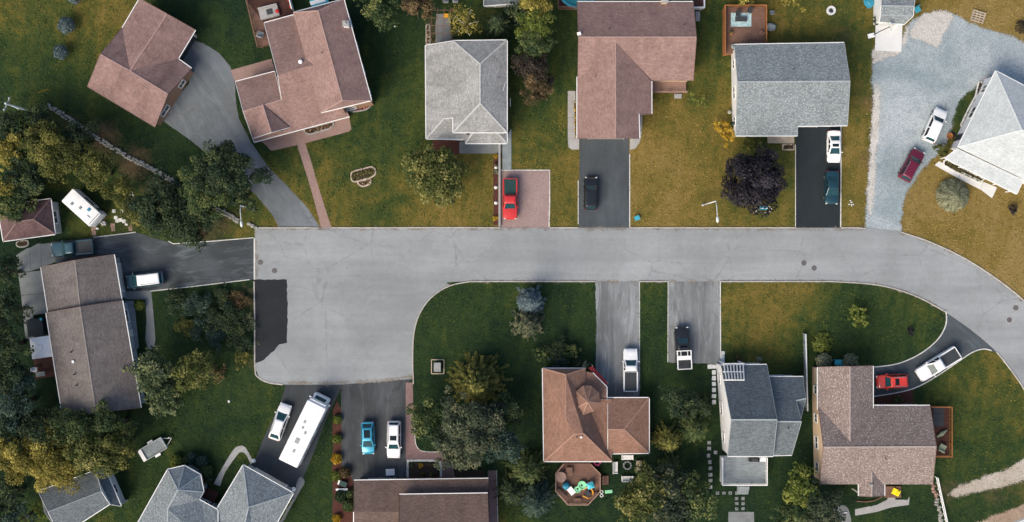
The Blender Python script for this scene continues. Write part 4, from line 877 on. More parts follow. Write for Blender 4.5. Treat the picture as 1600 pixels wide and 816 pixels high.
quad_pane('windshield', [(L / 2 - .25, .85, 1.38), (L / 2 - .25, -.85, 1.38), (L / 2 - .75, -.78, 2.05), (L / 2 - .75, .78, 2.05)], M['cglass'], t, .015, .95)
MB().box((x1 - .1, 0, 2.55), (.9, W * .9, .5), 0, 0, .93).build('overcab', M['p_white'], t)
for x, y, s in ((-1.6, .2, .75), (-.2, -.3, .4), (1.1, .4, .4), (.3, .3, .35), (-3.0, 0, .45)): MB().box((x, y, 3.12), (s, s * .8, .10), 0, 0, .85).build('roof_vent', M['concrete'], t)
for s in (-1, 1):
    for x in (-2.9, -.9, 1.1): MB().box((x, s * (W / 2 + .005), 1.9), (1.1, .03, .6)).build('window', M['cglass_dark'], t)
    MB().box((L / 2 - .75, s * (W * .43 + .2), 1.5), (.15, .3, .35)).build('mirror', M['white_plastic'], t)
    for x in (L / 2 - .9, -L / 2 + 2.3):
        wo = MB().tube([(x, s * (W / 2 - .35), .4), (x, s * (W / 2 - .08), .4)], .4, 16).build('tyre', M['tyre'], t); MB().tube([(x, s * (W / 2 - .09), .4), (x, s * (W / 2 - .06), .4)], .22, 12).build('rim', M['rim'], wo)
    MB().box((L / 2 - .02, s * .8, .85), (.12, .35, .22)).build('headlight', M['lamp_clear'], t)
# camper trailer on the left
f, r_ = G(110,305,1.4), G(154,345,1.4); d = f - r_; ce = (f + r_) / 2; L = d.length; W = 2.35
t = thing('camper_trailer', 'white camper trailer parked among the trees at the left', 'caravan', (ce.x, ce.y, 0), math.atan2(d.y, d.x))
mb = MB(); loft(mb, [ring(-L / 2, L / 2, W / 2, .5, .15), ring(-L / 2, L / 2, W / 2, 2.4, .15), ring(-L / 2 + .06, L / 2 - .06, W / 2 - .06, 2.52, .15), ring(-L / 2 + .4, L / 2 - .4, W / 2 - .4, 2.57, .15)], 0, True, True); mb.build('body', M['p_white'], t, sharp=40)
for x, y, s, m in ((1.2, .45, .35, 'wood_grey'), (0, .1, .35, 'wood_grey'), (-1.0, -.5, .42, 'blue_plastic'), (-1.6, .45, .55, 'white_plastic')): MB().box((x, y, 2.62), (s, s, .14), 0, 0, .85).build('roof_vent', M[m], t)
for s in (-1, 1):
    MB().box((0, s * (W / 2 + .01), 1.7), (1.6, .03, .6)).build('window', M['cglass_dark'], t); MB().box((-1.6, s * (W / 2 + .008), 1.35), (.6, .02, 1.6)).build('stripe', M['p_steel'], t)
    for x in (-.45, .45): MB().tube([(x, s * (W / 2 - .3), .34), (x, s * (W / 2 - .05), .34)], .34, 14).build('tyre', M['tyre'], t)
    MB().beam((-L / 2, s * .5, .5), (-L / 2 - 1.1, 0, .5), .08, .1).build('drawbar', M['charcoal'], t)
MB().beam((-L / 2 + .25, -W / 2 + .2, 2.57), (-L / 2 + .25, W / 2 - .2, 2.57), .06, .05).build('awning_bar', M['charcoal'], t)
# utility trailer
f, r_ = G(271,683,.6), G(224,711,.6); d = f - r_; ce = (f + r_) / 2; W = 1.7; Lb = 3.3
t = thing('utility_trailer', 'small open utility trailer standing on the lawn below the broadleaf tree', 'trailer', (ce.x, ce.y, 0), math.atan2(d.y, d.x)); x0 = -d.length / 2; x1 = x0 + Lb
for k in range(11): MB().box((x0 + Lb / 2, -W / 2 + .08 + k * (W - .1) / 10.4, .56), (Lb - .1, .14, .04)).build('plank', M['wood_grey'], t)
for s in (-1, 1):
    MB().box((x0 + Lb / 2, s * W / 2, .72), (Lb, .05, .36)).build('side_board', M['pole'], t); MB().box((x0 + Lb / 2, s * (W / 2 + .2), .58), (.8, .28, .05)).build('mudguard', M['white_plastic'], t)
    MB().tube([(x0 + Lb / 2, s * (W / 2 + .08), .3), (x0 + Lb / 2, s * (W / 2 + .28), .3)], .29, 14).build('tyre', M['tyre'], t); MB().beam((x1, s * .6, .5), (x1 + 1.1, 0, .5), .07, .09).build('drawbar', M['pole'], t)
MB().box((x0 - .12, 0, .74), (.5, W, .06)).build('tailgate', M['white'], t); MB().box((x1, 0, .72), (.05, W, .36)).build('front_board', M['pole'], t); MB().tube([(x1 + .9, .25, .1), (x1 + .9, .25, .8)], .05, 8).build('jockey_wheel', M['white_plastic'], t)

# ------------------------------------------------------------------ trees and shrubs
LM = {k: leafmat(k + '_leaves', *v) for k, v in {
 'maple': ((.038,.062,.018), (.108,.126,.034), (.36,.33,.12)), 'green': ((.022,.048,.022), (.062,.098,.036), (.21,.23,.08)), 'dark': ((.014,.032,.020), (.036,.064,.032), (.115,.14,.056)),
 'gold': ((.085,.080,.018), (.24,.21,.045), (.52,.44,.12)), 'olive': ((.036,.050,.015), (.10,.114,.030), (.29,.265,.07)), 'purple': ((.011,.010,.014), (.025,.023,.031), (.085,.078,.096)), 'blue': ((.055,.085,.095), (.12,.175,.20), (.26,.33,.36)),
 'grey': ((.026,.044,.030), (.072,.094,.056), (.23,.23,.135)), 'yellow': ((.20,.13,.012), (.48,.31,.03), (.68,.48,.08)), 'pale': ((.10,.12,.08), (.26,.28,.18), (.50,.49,.35)), 'rust': ((.042,.034,.020), (.115,.082,.040), (.27,.19,.10)), 'wine': ((.018,.016,.016), (.046,.038,.032), (.11,.088,.06)), 'lime': ((.05,.080,.016), (.14,.18,.036), (.36,.37,.09)), 'mint': ((.028,.052,.026), (.09,.125,.055), (.33,.35,.18)), 'teal': ((.014,.036,.030), (.038,.074,.060), (.12,.165,.12)), 'flower_red': ((.12,.01,.012), (.42,.03,.04), (.7,.5,.45)), 'flower_mix': ((.06,.06,.02), (.3,.18,.06), (.7,.55,.45))}.items()}
def leaves(name, P, N, size, asp, tone, mat, parent, along=None):
    n = len(P); N = N / (np.linalg.norm(N, axis=1, keepdims=True) + 1e-9)
    A = rng.normal(size=(n, 3)) if along is None else along + rng.normal(0, .15, (n, 3))
    A -= N * (A * N).sum(1, keepdims=True); A /= np.linalg.norm(A, axis=1, keepdims=True) + 1e-9; B = np.cross(N, A)
    s = (size * rng.uniform(.7, 1.35, n))[:, None]; a = A * s * .5; b = B * s * .5 * asp
    sag = N * s * .12
    V = np.stack([P - a - sag, P + b + a * .1, P + a - sag, P - b + a * .1], 1).reshape(-1, 3)
    me = bpy.data.meshes.new(name); me.vertices.add(4 * n); me.vertices.foreach_set('co', V.ravel().astype(np.float32)); me.loops.add(4 * n); me.polygons.add(n)
    me.loops.foreach_set('vertex_index', np.arange(4 * n, dtype=np.int32)); me.polygons.foreach_set('loop_start', np.arange(0, 4 * n, 4, dtype=np.int32))
    at = me.attributes.new('tone', 'FLOAT', 'FACE'); at.data.foreach_set('value', np.clip(tone, 0, 1).astype(np.float32)); me.update(); me.validate()
    return finish(name, me, mat, parent)
def crown_broad(Rr, Hc, dens=1.0, lsize=.30, rough=.25, cl=1.0):
    nc = int(min(170, (18 + Rr * Rr * 3.9) * cl)); d = rng.normal(size=(nc, 3)); d /= np.linalg.norm(d, axis=1, keepdims=True); d[:, 2] = np.where(d[:, 2] < -.35, -d[:, 2], d[:, 2])
    th = np.arctan2(d[:, 1], d[:, 0]); ph = rng.uniform(0, 6.28, 4); lob = 1 + rough * (.5 * np.sin(2 * th + ph[0]) + .45 * np.sin(3 * th + ph[1]) + .35 * np.sin(5 * th + ph[2]) + .25 * np.sin(8 * th + ph[3])) * .8
    f = rng.uniform(.2, 1.12, nc) ** .5; rc = np.clip(Rr * rng.uniform(.12, .31, nc), .14, 1.15) / max(1, cl ** .4)
    ctr = d * f[:, None] * np.stack([(Rr - rc * .8) * lob, (Rr - rc * .8) * lob, np.full(nc, Hc / 2 - .1)], 1)
    tc = np.clip(rng.normal(.45, .24, nc), .02, .98); per = np.clip((rc ** 2 * 125 * dens / (lsize / .3) ** 1.9), 16, 280).astype(int); idx = np.repeat(np.arange(nc), per); n = len(idx)
    q = rng.normal(size=(n, 3)); q /= np.linalg.norm(q, axis=1, keepdims=True); q[:, 2] = np.where(q[:, 2] < -.2, -q[:, 2] * .7, q[:, 2])
    P = ctr[idx] + q * rc[idx][:, None] * (rng.uniform(.35, 1.0, n) ** .45 * 1.1)[:, None] * np.array([1, 1, .7])
    N = q * .7 + np.array([0, 0, .55]) + rng.normal(0, .45, (n, 3)); tone = tc[idx] + rng.normal(0, .14, n)
    return P, N, tone, np.full(n, lsize), None, .62
def crown_conifer(Rr, Hc, dens=1.0, lsize=.34, tips=.3, droop=.35):
    P = []; N = []; T = []; A = []; nl = max(5, int(Hc / .42))
    for i in range(nl):
        t = i / nl; z = -Hc / 2 + Hc * t; Lb = Rr * (1 - t) ** .85 * rng.uniform(.85, 1.1) + .15; nb = int(max(5, (7 + Lb * 2.6)))
        off = rng.uniform(0, 6.28)
        for k in range(nb):
            an = off + 6.283 * k / nb + rng.normal(0, .12); lb = Lb * rng.uniform(.72, 1.12); ns = max(3, int(lb / .2 * dens)); tb = rng.normal(.35, .16)
            s = np.linspace(.18, 1, ns); dx, dy = math.cos(an), math.sin(an); zz = z - droop * lb * s ** 1.6 + .1 * s
            for side in (-1, 0, 1):
                m = ns; w = lsize * .42 * (1.15 - s * .6) * side
                p = np.stack([dx * lb * s - dy * w, dy * lb * s + dx * w, zz - abs(side) * .04], 1) + rng.normal(0, .04, (m, 3))
                P.append(p); N.append(np.tile([dx * .15, dy * .15, 1.0], (m, 1)) + rng.normal(0, .3, (m, 3))); T.append(tb + tips * s ** 2 + rng.normal(0, .12, m)); A.append(np.tile([dx - dy * side * .8, dy + dx * side * .8, -droop * .6], (m, 1)))
    P = np.concatenate(P); n = len(P)
    return P, np.concatenate(N), np.concatenate(T), np.full(n, lsize), np.concatenate(A), .38
def crown_ball(Rr, Hc, dens=1.0, lsize=.17):
    n = int(900 * Rr * Rr * dens) + 150; q = rng.normal(size=(n, 3)); q /= np.linalg.norm(q, axis=1, keepdims=True); q[:, 2] = np.where(q[:, 2] < -.3, -q[:, 2], q[:, 2]); a = np.arctan2(q[:, 1], q[:, 0]); w = 1 + .05 * np.sin(5 * a + rng.uniform(0, 6)) + .04 * np.sin(11 * a + 4 * q[:, 2])
    P = q * (rng.uniform(.78, 1.04, n) * w)[:, None] * np.array([Rr, Rr, Hc / 2]); blot = np.sin(9 * q[:, 0] + 5 * q[:, 1]) * np.sin(8 * q[:, 1] - 6 * q[:, 2])
    return P, q + rng.normal(0, .45, (n, 3)), .45 + .18 * blot + rng.normal(0, .18, n), np.full(n, lsize), None, .6
def crown_tuft(Rr, Hc, n=260, lsize=.5):
    an = rng.uniform(0, 6.283, n); s = rng.uniform(0, 1, n) ** .6; P = np.stack([np.cos(an) * s * Rr, np.sin(an) * s * Rr, Hc / 2 * (1 - 1.6 * s ** 2)], 1); A = np.stack([np.cos(an), np.sin(an), -s], 1); N = np.stack([np.cos(an) * .5, np.sin(an) * .5, np.ones(n)], 1) + rng.normal(0, .25, (n, 3))
    st = np.sin(an * 9 + s * 7 + rng.uniform(0, 6)) * .16
    return P, N, .45 + st + rng.normal(0, .15, n), np.full(n, lsize), A, .25
def tree(name, label, px, py, rp, h, sp='broad', leaf='green', cat='tree', group=None, bark='bark', hc=None, dens=1.0, ls=.30, cl=1.0, rough=.42, sx=1.0, sy=1.0, rot=0.0, tips=.3, droop=.35, bare=False):
    Hc = hc or {'broad': h * .72, 'conifer': h * .92, 'tuft': h * .9, 'ball': h * .95}[sp]; zc = h - Hc / 2; c = G(px, py, zc); Rr = rp * 1.12 / PPM * (1 - zc / CAM_H)
    t = thing(name, label, cat, (c.x, c.y, 0), group=group)
    if sp == 'broad': d = crown_broad(Rr, Hc, dens, ls, rough, cl)
    elif sp == 'conifer': d = crown_conifer(Rr, Hc, dens, ls, tips, droop)
    elif sp == 'ball': d = crown_ball(Rr, Hc, dens, ls)
    else: d = crown_tuft(Rr, Hc, int(200 * Rr * Rr * dens) + 60, ls)
    P, N, tone, s, A, asp = d
    x, y = P[:, 0] * sx, P[:, 1] * sy; cr, sr = math.cos(rot), math.sin(rot); P = np.stack([x * cr - y * sr, x * sr + y * cr, np.maximum(P[:, 2] + zc, .04)], 1)
    leaves('crown', P, N, s, asp, tone, LM[leaf], t, A)
    mb = MB(); tr = max(.03, .035 * h * (.7 if sp == 'conifer' else 1.0)); base = Vector((c.x, c.y, -.05))
    topz = h * (.95 if sp == 'conifer' else .62)
    bend = Vector((random.uniform(-.3, .3), random.uniform(-.3, .3), 0)) * min(1, h / 6)
    mb.tube([base, base + Vector((0, 0, topz * .35)) + bend * .4, base + Vector((0, 0, topz * .7)) + bend, base + Vector((0, 0, topz)) + bend * .6], [tr * 1.25, tr, tr * .7, tr * .25], 7)
    if h > 2.0 and sp == 'broad':
        for k in range(7 if bare else 5):
            an = 6.28 * k / 5 + random.uniform(-.3, .3); z0 = topz * random.uniform(.45, .8); e = Vector((math.cos(an) * sx, math.sin(an) * sy, 0)) * Rr * random.uniform(.55, .85); p0 = base + Vector((0, 0, z0)) + bend * .8
            mb.tube([p0, p0 + e * .45 + Vector((0, 0, h * .14)), p0 + e + Vector((0, 0, h * (.30 if bare else .2)))], [tr * .55, tr * .35, tr * .12], 5)
    mb.build('trunk', M[bark], t, smooth=True); return t
GL = 'trees of the left grove'; GB = 'trees along the bottom left'; GC = 'trees of the lower middle gardens'; GT = 'trees along the top'; GS = 'garden shrubs'
def TT(label, px, py, rp, h, sp='broad', leaf='green', group=GL, name=None, **k):
    return tree(name or ('conifer' if sp == 'conifer' else 'broadleaf_tree'), label, px, py, rp, h, sp, leaf, 'tree', group, **k)
# left grove
TT('dark tree beneath the utility pole at the left edge', 15, 205, 34, 6, leaf='dark'); TT('dark bushy tree below the top of the utility pole', 62, 196, 28, 5, leaf='dark')
TT('yellow green tree left of the stone wall, nearest its upper end', 72, 222, 36, 7.5, leaf='olive', ls=.26); TT('golden yellow crown at the left of the grove above the cottage', 14, 238, 30, 7, leaf='gold', ls=.26)
TT('tall olive tree with pale tips in the middle of the left grove', 100, 248, 36, 8, leaf='olive', ls=.26, rough=.4); TT('green gold tree just above the white camper', 152, 266, 34, 7.5, leaf='olive', ls=.26); TT('dark green tree in the shade above the camper', 118, 222, 30, 6, leaf='dark')
TT('dark tree between the golden crown and the cottage', 45, 282, 34, 6.5, leaf='dark'); TT('deep green tree over the cottage roof edge', 22, 318, 33, 6.0, leaf='green'); TT('yellow leaved bush tree at the far left above the cottage', 12, 292, 20, 7.5, leaf='gold', ls=.25); TT('olive tree right of the camper roof', 188, 298, 24, 5.5, leaf='olive', ls=.25)
TT('dark pine overhanging the grey curved driveway', 352, 268, 46, 9, leaf='dark', cl=1.5, ls=.27, rough=.55); TT('gold tipped tree at the foot of the curved driveway', 322, 292, 42, 7.5, leaf='green', ls=.27, cl=1.3); TT('dark green tree beside the left street lamp', 372, 305, 28, 7, leaf='dark', cl=1.4)
TT('dark green tree at the edge of the worn driveway', 250, 322, 40, 7, leaf='dark', cl=1.3); TT('olive green tree overhanging the worn driveway edging', 222, 330, 30, 6, leaf='olive', ls=.26); TT('dark tree between the driveway and the end of the stone wall', 296, 345, 40, 6, leaf='dark'); TT('small brownish tree by the worn driveway kerb', 318, 352, 20, 4, leaf='rust', ls=.24)
for (x, y, r, h, lf), lb in zip([(6,425,28,7,'dark'),(12,485,30,7,'dark'),(8,540,34,8,'dark'),(18,590,34,8,'dark'),(24,632,34,8,'teal'),(48,655,26,6,'dark')], ['dark tree left of the concrete patio', 'dark tree at the left edge beside the patio end', 'dark tree at the left edge beside the white canopy', 'dark tree at the left edge below the white canopy', 'blue green tree at the left edge by the low corner of the long house', 'dark tree just below the long house corner']):
    TT(lb, x, y, r, h, leaf=lf)
# garden right of the long house
TT('round leafed green tree against the end of the long house', 240, 588, 37, 6.5, leaf='mint', ls=.36, cl=1.3, rough=.55); TT('gold green tree right of the long house on the lawn', 305, 582, 34, 6.0, leaf='maple', ls=.34, cl=1.3, rough=.4); TT('pale green tree over the lawn corner of the long house', 258, 622, 28, 5.5, leaf='mint', ls=.36, cl=1.3)
for (x, y, r, h, lf), lb in zip([(276,470,18,2.2,'dark'),(310,482,24,2.6,'teal'),(350,500,26,2.8,'dark'),(372,470,16,1.8,'rust'),(330,525,22,2.2,'teal'),(375,530,20,2.0,'dark'),(290,508,18,1.8,'olive'),(385,505,14,1.5,'grey'),(345,460,16,1.6,'dark'),(340,580,14,1.6,'rust'),(378,560,14,1.2,'olive')], ['dark shrub nearest the driveway end of the bushy plot', 'blue green shrub in the middle of the bushy plot', 'large dark shrub facing the asphalt patch', 'rust brown shrub at the upper corner by the asphalt patch', 'blue green shrub low in the bushy plot', 'dark shrub beside the lower asphalt patch', 'olive shrub near the walkway beside the long house', 'grey green shrub against the kerb of the asphalt patch', 'dark shrub along the worn driveway edging', 'brown bush right of the gold green tree', 'olive ground bush near the round kerb corner']):
    tree('shrub', lb, x, y, r * 1.1, h * .6, 'broad', lf, 'shrub', 'shrubs in the bushy plot', ls=.2, rough=.7, hc=h * .55, dens=.8)
# bottom left row
TT('blazing gold tree at the lower left edge', 30, 712, 38, 8, leaf='gold', group=GB, ls=.26, cl=1.2); TT('wide golden tree above the outbuilding roof', 88, 722, 42, 8, leaf='gold', group=GB, ls=.26, cl=1.2); TT('green gold tree beside the outbuilding gable', 150, 706, 42, 8, leaf='maple', group=GB, ls=.27, cl=1.2); TT('olive tree nearest the open utility trailer', 188, 696, 31, 7, leaf='olive', group=GB, ls=.27, cl=1.2)
TT('dark green tree touching the lower end of the long house', 120, 672, 38, 7.5, leaf='green', group=GB); TT('mid green tree right of the long house lower corner', 178, 664, 32, 7, leaf='green', group=GB); TT('dark tree behind the golden row near the left edge', 70, 682, 34, 7, leaf='dark', group=GB); TT('dark tree at the left edge above the blazing gold one', 18, 672, 30, 7, leaf='dark', group=GB)
TT('dark tree in the lower left corner', 12, 775, 34, 7, leaf='dark', group=GB); TT('dark blue green tree at the very bottom left', 30, 812, 26, 6, leaf='teal', group=GB); tree('shrub', 'yellow leaved hedge bush at the left end of the outbuilding', 66, 797, 15, 1.8, 'broad', 'lime', 'shrub', GS, ls=.26)
# top
TT('dark green tree at the top right of the large salmon house', 592, 6, 34, 7, leaf='green', group=GT, cl=1.2); TT('rust coloured tree at the top beside the trellis', 648, 4, 28, 6, leaf='rust', group=GT, ls=.25); TT('gold birch with white limbs behind the pale grey house', 727, 34, 25, 6, leaf='gold', group=GT, bark='birch', ls=.24, dens=.55, bare=True)
TT('dark spruce in the shaded yard behind the pale grey house', 778, 38, 24, 6, 'conifer', 'dark', GT); TT('gold tinged hedge tree at the top of the tall hedge row', 836, 6, 30, 8, leaf='gold', group=GT, ls=.24); TT('bright green cedar in the tall hedge row', 838, 40, 27, 8, leaf='lime', group=GT, cl=1.6, ls=.22); TT('dark green cedar with pale tips in the tall hedge row', 838, 70, 27, 8, leaf='green', group=GT, cl=1.6, ls=.24)
TT('purplish tree below the cedars of the hedge row', 834, 104, 29, 6.5, leaf='wine', group=GT, cl=1.3, ls=.26); TT('dark bronze tree at the lower end of the hedge row', 836, 136, 26, 5.5, leaf='rust', group=GT, cl=1.3, ls=.24); TT('deep green tree left of the hedge row at the top', 808, 18, 18, 6, leaf='dark', group=GT)
TT('golden tree at the top edge over the cedar deck', 1166, -8, 22, 5, leaf='gold', group=GT, ls=.3); TT('golden tree at the top edge right of the cedar deck', 1232, -10, 24, 5, leaf='gold', group=GT, ls=.3)
tree('spruce', 'blue spruce bush on the top left lawn, upper of the pair', 104, 40, 12, 2.0, 'ball', 'blue', 'shrub', 'blue spruce bushes', ls=.2); tree('spruce', 'blue spruce bush on the top left lawn, lower of the pair', 95, 82, 10.5, 1.9, 'ball', 'blue', 'shrub', 'blue spruce bushes', ls=.2); tree('spruce', 'blue spruce bush cut by the top left edge', 117, -3, 9, 1.8, 'ball', 'blue', 'shrub', 'blue spruce bushes', ls=.2)
# front gardens
TT('round golden green maple in front of the pale grey house', 680, 272, 46, 6.5, leaf='maple', group='front garden trees', ls=.34, cl=1.6, rough=.16); TT('dark purple leaved maple beside the sealed driveway', 1178, 282, 47, 7, leaf='purple', group='front garden trees', ls=.33, cl=1.6, rough=.16, sy=.94)
tree('shrub', 'bright yellow bush at the corner of the speckled grey house', 1128, 198, 12, 2.0, 'broad', 'yellow', 'shrub', GS, ls=.24); tree('shrub', 'yellow bush in front of the speckled grey house corner', 1141, 215, 12, 1.8, 'broad', 'yellow', 'shrub', GS, ls=.24); tree('shrub', 'green bush behind the yellow bush at the grey house', 1142, 196, 7, 1.5, 'broad', 'dark', 'shrub', GS, ls=.2)
tree('shrub', 'olive bush under the front eave of the speckled grey house', 1170, 224, 14, 1.4, 'broad', 'olive', 'shrub', GS, ls=.22); tree('shrub', 'green bush beside the front step planter of the grey house', 1192, 228, 10, 1.2, 'broad', 'green', 'shrub', GS, ls=.22); tree('young_tree', 'small light green sapling on the dry lawn beside the salmon house', 1094, 160, 14, 2.6, 'broad', 'lime', 'tree', 'young trees on the lawns', ls=.2, dens=.5, cl=.6)
tree('dappled_willow', 'pale green rounded bush on the golden lawn by the white house', 1491, 305, 23, 2.2, 'tuft', 'pale', 'shrub', GS, ls=.42, dens=2); tree('shrub', 'dark low bush on the golden lawn at the right edge', 1582, 327, 9, .9, 'broad', 'purple', 'shrub', GS, ls=.18); tree('shrub', 'green bush at the corner of the white house porch', 1472, 236, 13, 1.3, 'broad', 'olive', 'shrub', GS, ls=.22); tree('shrub', 'dark leafed plant at the top right edge', 1597, 42, 9, 1.2, 'tuft', 'wine', 'shrub', GS, ls=.4); tree('shrub', 'dark twiggy bush between the basketball stand and the shed', 1368, 33, 7, 1.2, 'broad', 'dark', 'shrub', GS, ls=.18)
TT('blue spruce in the island lawn below the road', 829, 472, 21, 5.5, 'conifer', 'blue', 'front garden trees', droop=.5, tips=.2, dens=1.5, ls=.46); TT('yellow green fir beside the blue spruce', 824, 506, 25, 5, 'conifer', 'grey', 'front garden trees', tips=.4, dens=1.4, ls=.42)
TT('golden spruce with radiating branches in the dark lawn', 744, 601, 42, 8, 'conifer', 'olive', GC, tips=.45, dens=1.5, ls=.44, droop=.5)
TT('light green tree beside the pink path', 667, 652, 31, 6, leaf='green', group=GC, ls=.3, cl=1.3); TT('large grey green tree above the chocolate roofed house', 742, 668, 48, 9, leaf='grey', group=GC, ls=.32, cl=1.4, rough=.55); TT('grey green tree with bronze leaves next to the soil bed', 712, 698, 36, 7, leaf='grey', group=GC, ls=.3, cl=1.3); TT('dark grey green tree on the shaded side of the large tree', 783, 692, 32, 7.5, leaf='teal', group=GC, ls=.3)
TT('dark shaded tree left of the russet house', 790, 640, 26, 6, leaf='dark', group=GC); TT('yellow tinged fir between the pink path and the octagonal deck', 822, 738, 30, 7, 'conifer', 'green', GC, tips=.35); TT('blue green fir at the bottom beside the octagonal deck', 838, 785, 32, 7, 'conifer', 'teal', GC); TT('dark fir behind the octagonal deck firs', 800, 770, 28, 6.5, 'conifer', 'dark', GC)
for (x, y, r, h, lf), lb in zip([(868,545,18,1.8,'dark'),(892,550,14,1.5,'green'),(872,568,15,1.6,'teal'),(901,568,9,1.2,'grey'),(915,570,7,1.0,'pale'),(846,552,14,1.3,'green')], ['dark shrub in front of the russet house, uppermost', 'green shrub left of the red awning', 'blue green shrub at the top wall of the russet house', 'grey shrub between the blue green shrub and the awning', 'pale flowering shrub at the awning end', 'small green shrub at the left of the russet house front']):
    tree('shrub', lb, x, y, r, h, 'broad', lf, 'shrub', 'shrubs before the russet house', ls=.2, rough=.4, hc=h * .9)
# between the russet and the tall grey house
TT('golden fir beside the garage of the russet house', 1046, 690, 22, 6, 'conifer', 'olive', GC, tips=.5); TT('dark green fir near the stepping stones', 1086, 672, 28, 6.5, 'conifer', 'green', GC); TT('dark tree behind the black pickup', 1066, 630, 28, 5, leaf='dark', group=GC, cl=1.2); TT('slim green fir below the golden fir', 1050, 728, 14, 4, 'conifer', 'green', GC); TT('dark fir at the upper right of the garage', 1100, 640, 20, 4.5, 'conifer', 'dark', GC)
TT('pale gold green broadleaf tree at the bottom beside the lawn chairs', 1008, 775, 40, 7, leaf='maple', group=GC, ls=.36, cl=1.3, rough=.55); TT('grey green broadleaf tree at the bottom centre', 1045, 795, 40, 7, leaf='grey', group=GC, ls=.36, cl=1.3); TT('bright green broadleaf tree next to the stepping stones', 1085, 782, 36, 6.5, leaf='green', group=GC, ls=.38, cl=1.3); TT('green broadleaf tree below the slim fir', 1035, 752, 30, 6, leaf='grey', group=GC, ls=.34)
TT('green tree with yellow patches left of the flecked roof', 1248, 762, 30, 6, leaf='lime', group=GC, ls=.28, dens=.8); TT('dark green tree at the bottom right of the tall grey house', 1262, 775, 28, 6, leaf='dark', group=GC); TT('grey green tree at the bottom edge below the flecked roof', 1282, 806, 34, 6, leaf='grey', group=GC, ls=.3); TT('dark tree at the bottom edge right of the concrete pad', 1232, 808, 28, 6, leaf='green', group=GC)
# right lawns
tree('shrub', 'yellow rounded bush on the lawn inside the bend', 1341, 494, 17, 1.8, 'broad', 'lime', 'shrub', GS, ls=.34, cl=.9); tree('yucca', 'spiky pale green plant above the turquoise bench', 1286, 536, 15, 1.0, 'tuft', 'lime', 'shrub', GS, ls=.55, dens=.45); tree('box_ball', 'clipped round bush left of the turquoise bench', 1287, 564, 11, 1.5, 'ball', 'pale', 'shrub', 'clipped round bushes'); tree('box_ball', 'clipped round bush right of the turquoise bench', 1329, 565, 11, 1.5, 'ball', 'pale', 'shrub', 'clipped round bushes')
tree('shrub', 'dark low shrub on the lawn inside the bend', 1422, 517, 7, .6, 'broad', 'purple', 'shrub', GS, ls=.16); tree('shrub', 'small shrub in the mulch bed by the curved driveway', 1402, 624, 8, .9, 'broad', 'green', 'shrub', GS, ls=.18)
# bed between the two lower driveways
for (x, y, r, h, lf), lb in zip([(527,656,6.5,.8,'lime'),(527,686,6.5,.8,'lime'),(526,717,7.5,.9,'yellow'),(525,744,7,.8,'lime'),(539,738,8,1.0,'rust'),(533,776,9,1.0,'dark'),(545,790,9,1.4,'green'),(526,810,6,.7,'yellow'),(548,772,7,1.0,'green')], ['lime mound nearest the road in the long mulch bed', 'second lime mound from the road in the long mulch bed', 'bright yellow mound in the long mulch bed', 'lime mound next to the rust coloured bush', 'rust coloured bush beside the stained driveway', 'dark bush below the white bench plank', 'tall green bush against the chocolate roof', 'yellow mound at the bottom of the mulch bed', 'green bush at the corner of the chocolate roof']):
    tree('shrub', lb, x, y, r, h, 'ball', lf, 'shrub', 'plants of the long mulch bed')
for (x, y, r, h, lf), lb in zip([(275,721,9,1.2,'lime'),(291,719,6,.9,'green'),(299,716,8,1.3,'teal'),(315,722,9,1.5,'teal'),(322,736,9,1.6,'green'),(326,748,7,1.3,'dark')], ['yellowish ball bush at the octagonal bay', 'small green bush second from left at the octagonal bay', 'blue green bush above the octagonal bay', 'blue green bush at the right of the octagonal bay', 'green bush leading to the curved paved path', 'dark bush by the brown steps']):
    tree('shrub', lb, x, y, r, h, 'ball', lf, 'shrub', 'bushes round the octagonal bay')
tree('box_ball', 'yellow green ball bush beside the long house porch', 218, 477, 7.5, 1.1, 'ball', 'lime', 'shrub', GS)
for (x, y, r, lf), lb in zip([(775.5,245,4,'yellow'),(775.5,257,3,'rust'),(775,269,4,'pale'),(774.5,341,4,'yellow')], ['yellow plant at the top of the narrow mulch strip', 'small rust plant in the narrow mulch strip', 'pale plant in the narrow mulch strip', 'yellow plant near the road in the narrow mulch strip']):
    tree('shrub', lb, x, y, r, .5, 'broad', lf, 'shrub', 'plants of the narrow mulch strip', ls=.13, hc=.5)
for (x, y, lf), lb in zip([(657,728,'yellow'),(644,730,'green'),(676,726,'rust'),(660,741,'olive'),(675,741,'lime')], ['yellow flower clump in the square soil bed', 'green clump in the left of the square soil bed', 'rust clump in the right of the square soil bed', 'olive clump low in the square soil bed', 'lime clump in the lower right of the square soil bed']):
    tree('flower_clump', lb, x, y, 4, .45, 'broad', lf, 'plant', 'plants of the square soil bed', ls=.12, hc=.45)
for (x, y), lb in zip([(1155,560), (1187,562)], ['left bronze grass tuft above the tall grey house', 'right pale grass tuft above the tall grey house']): tree('grass_tuft', lb, x, y, 4.5, .5, 'tuft', 'rust' if x < 1170 else 'pale', 'plant', 'tufts above the tall grey house', ls=.3)

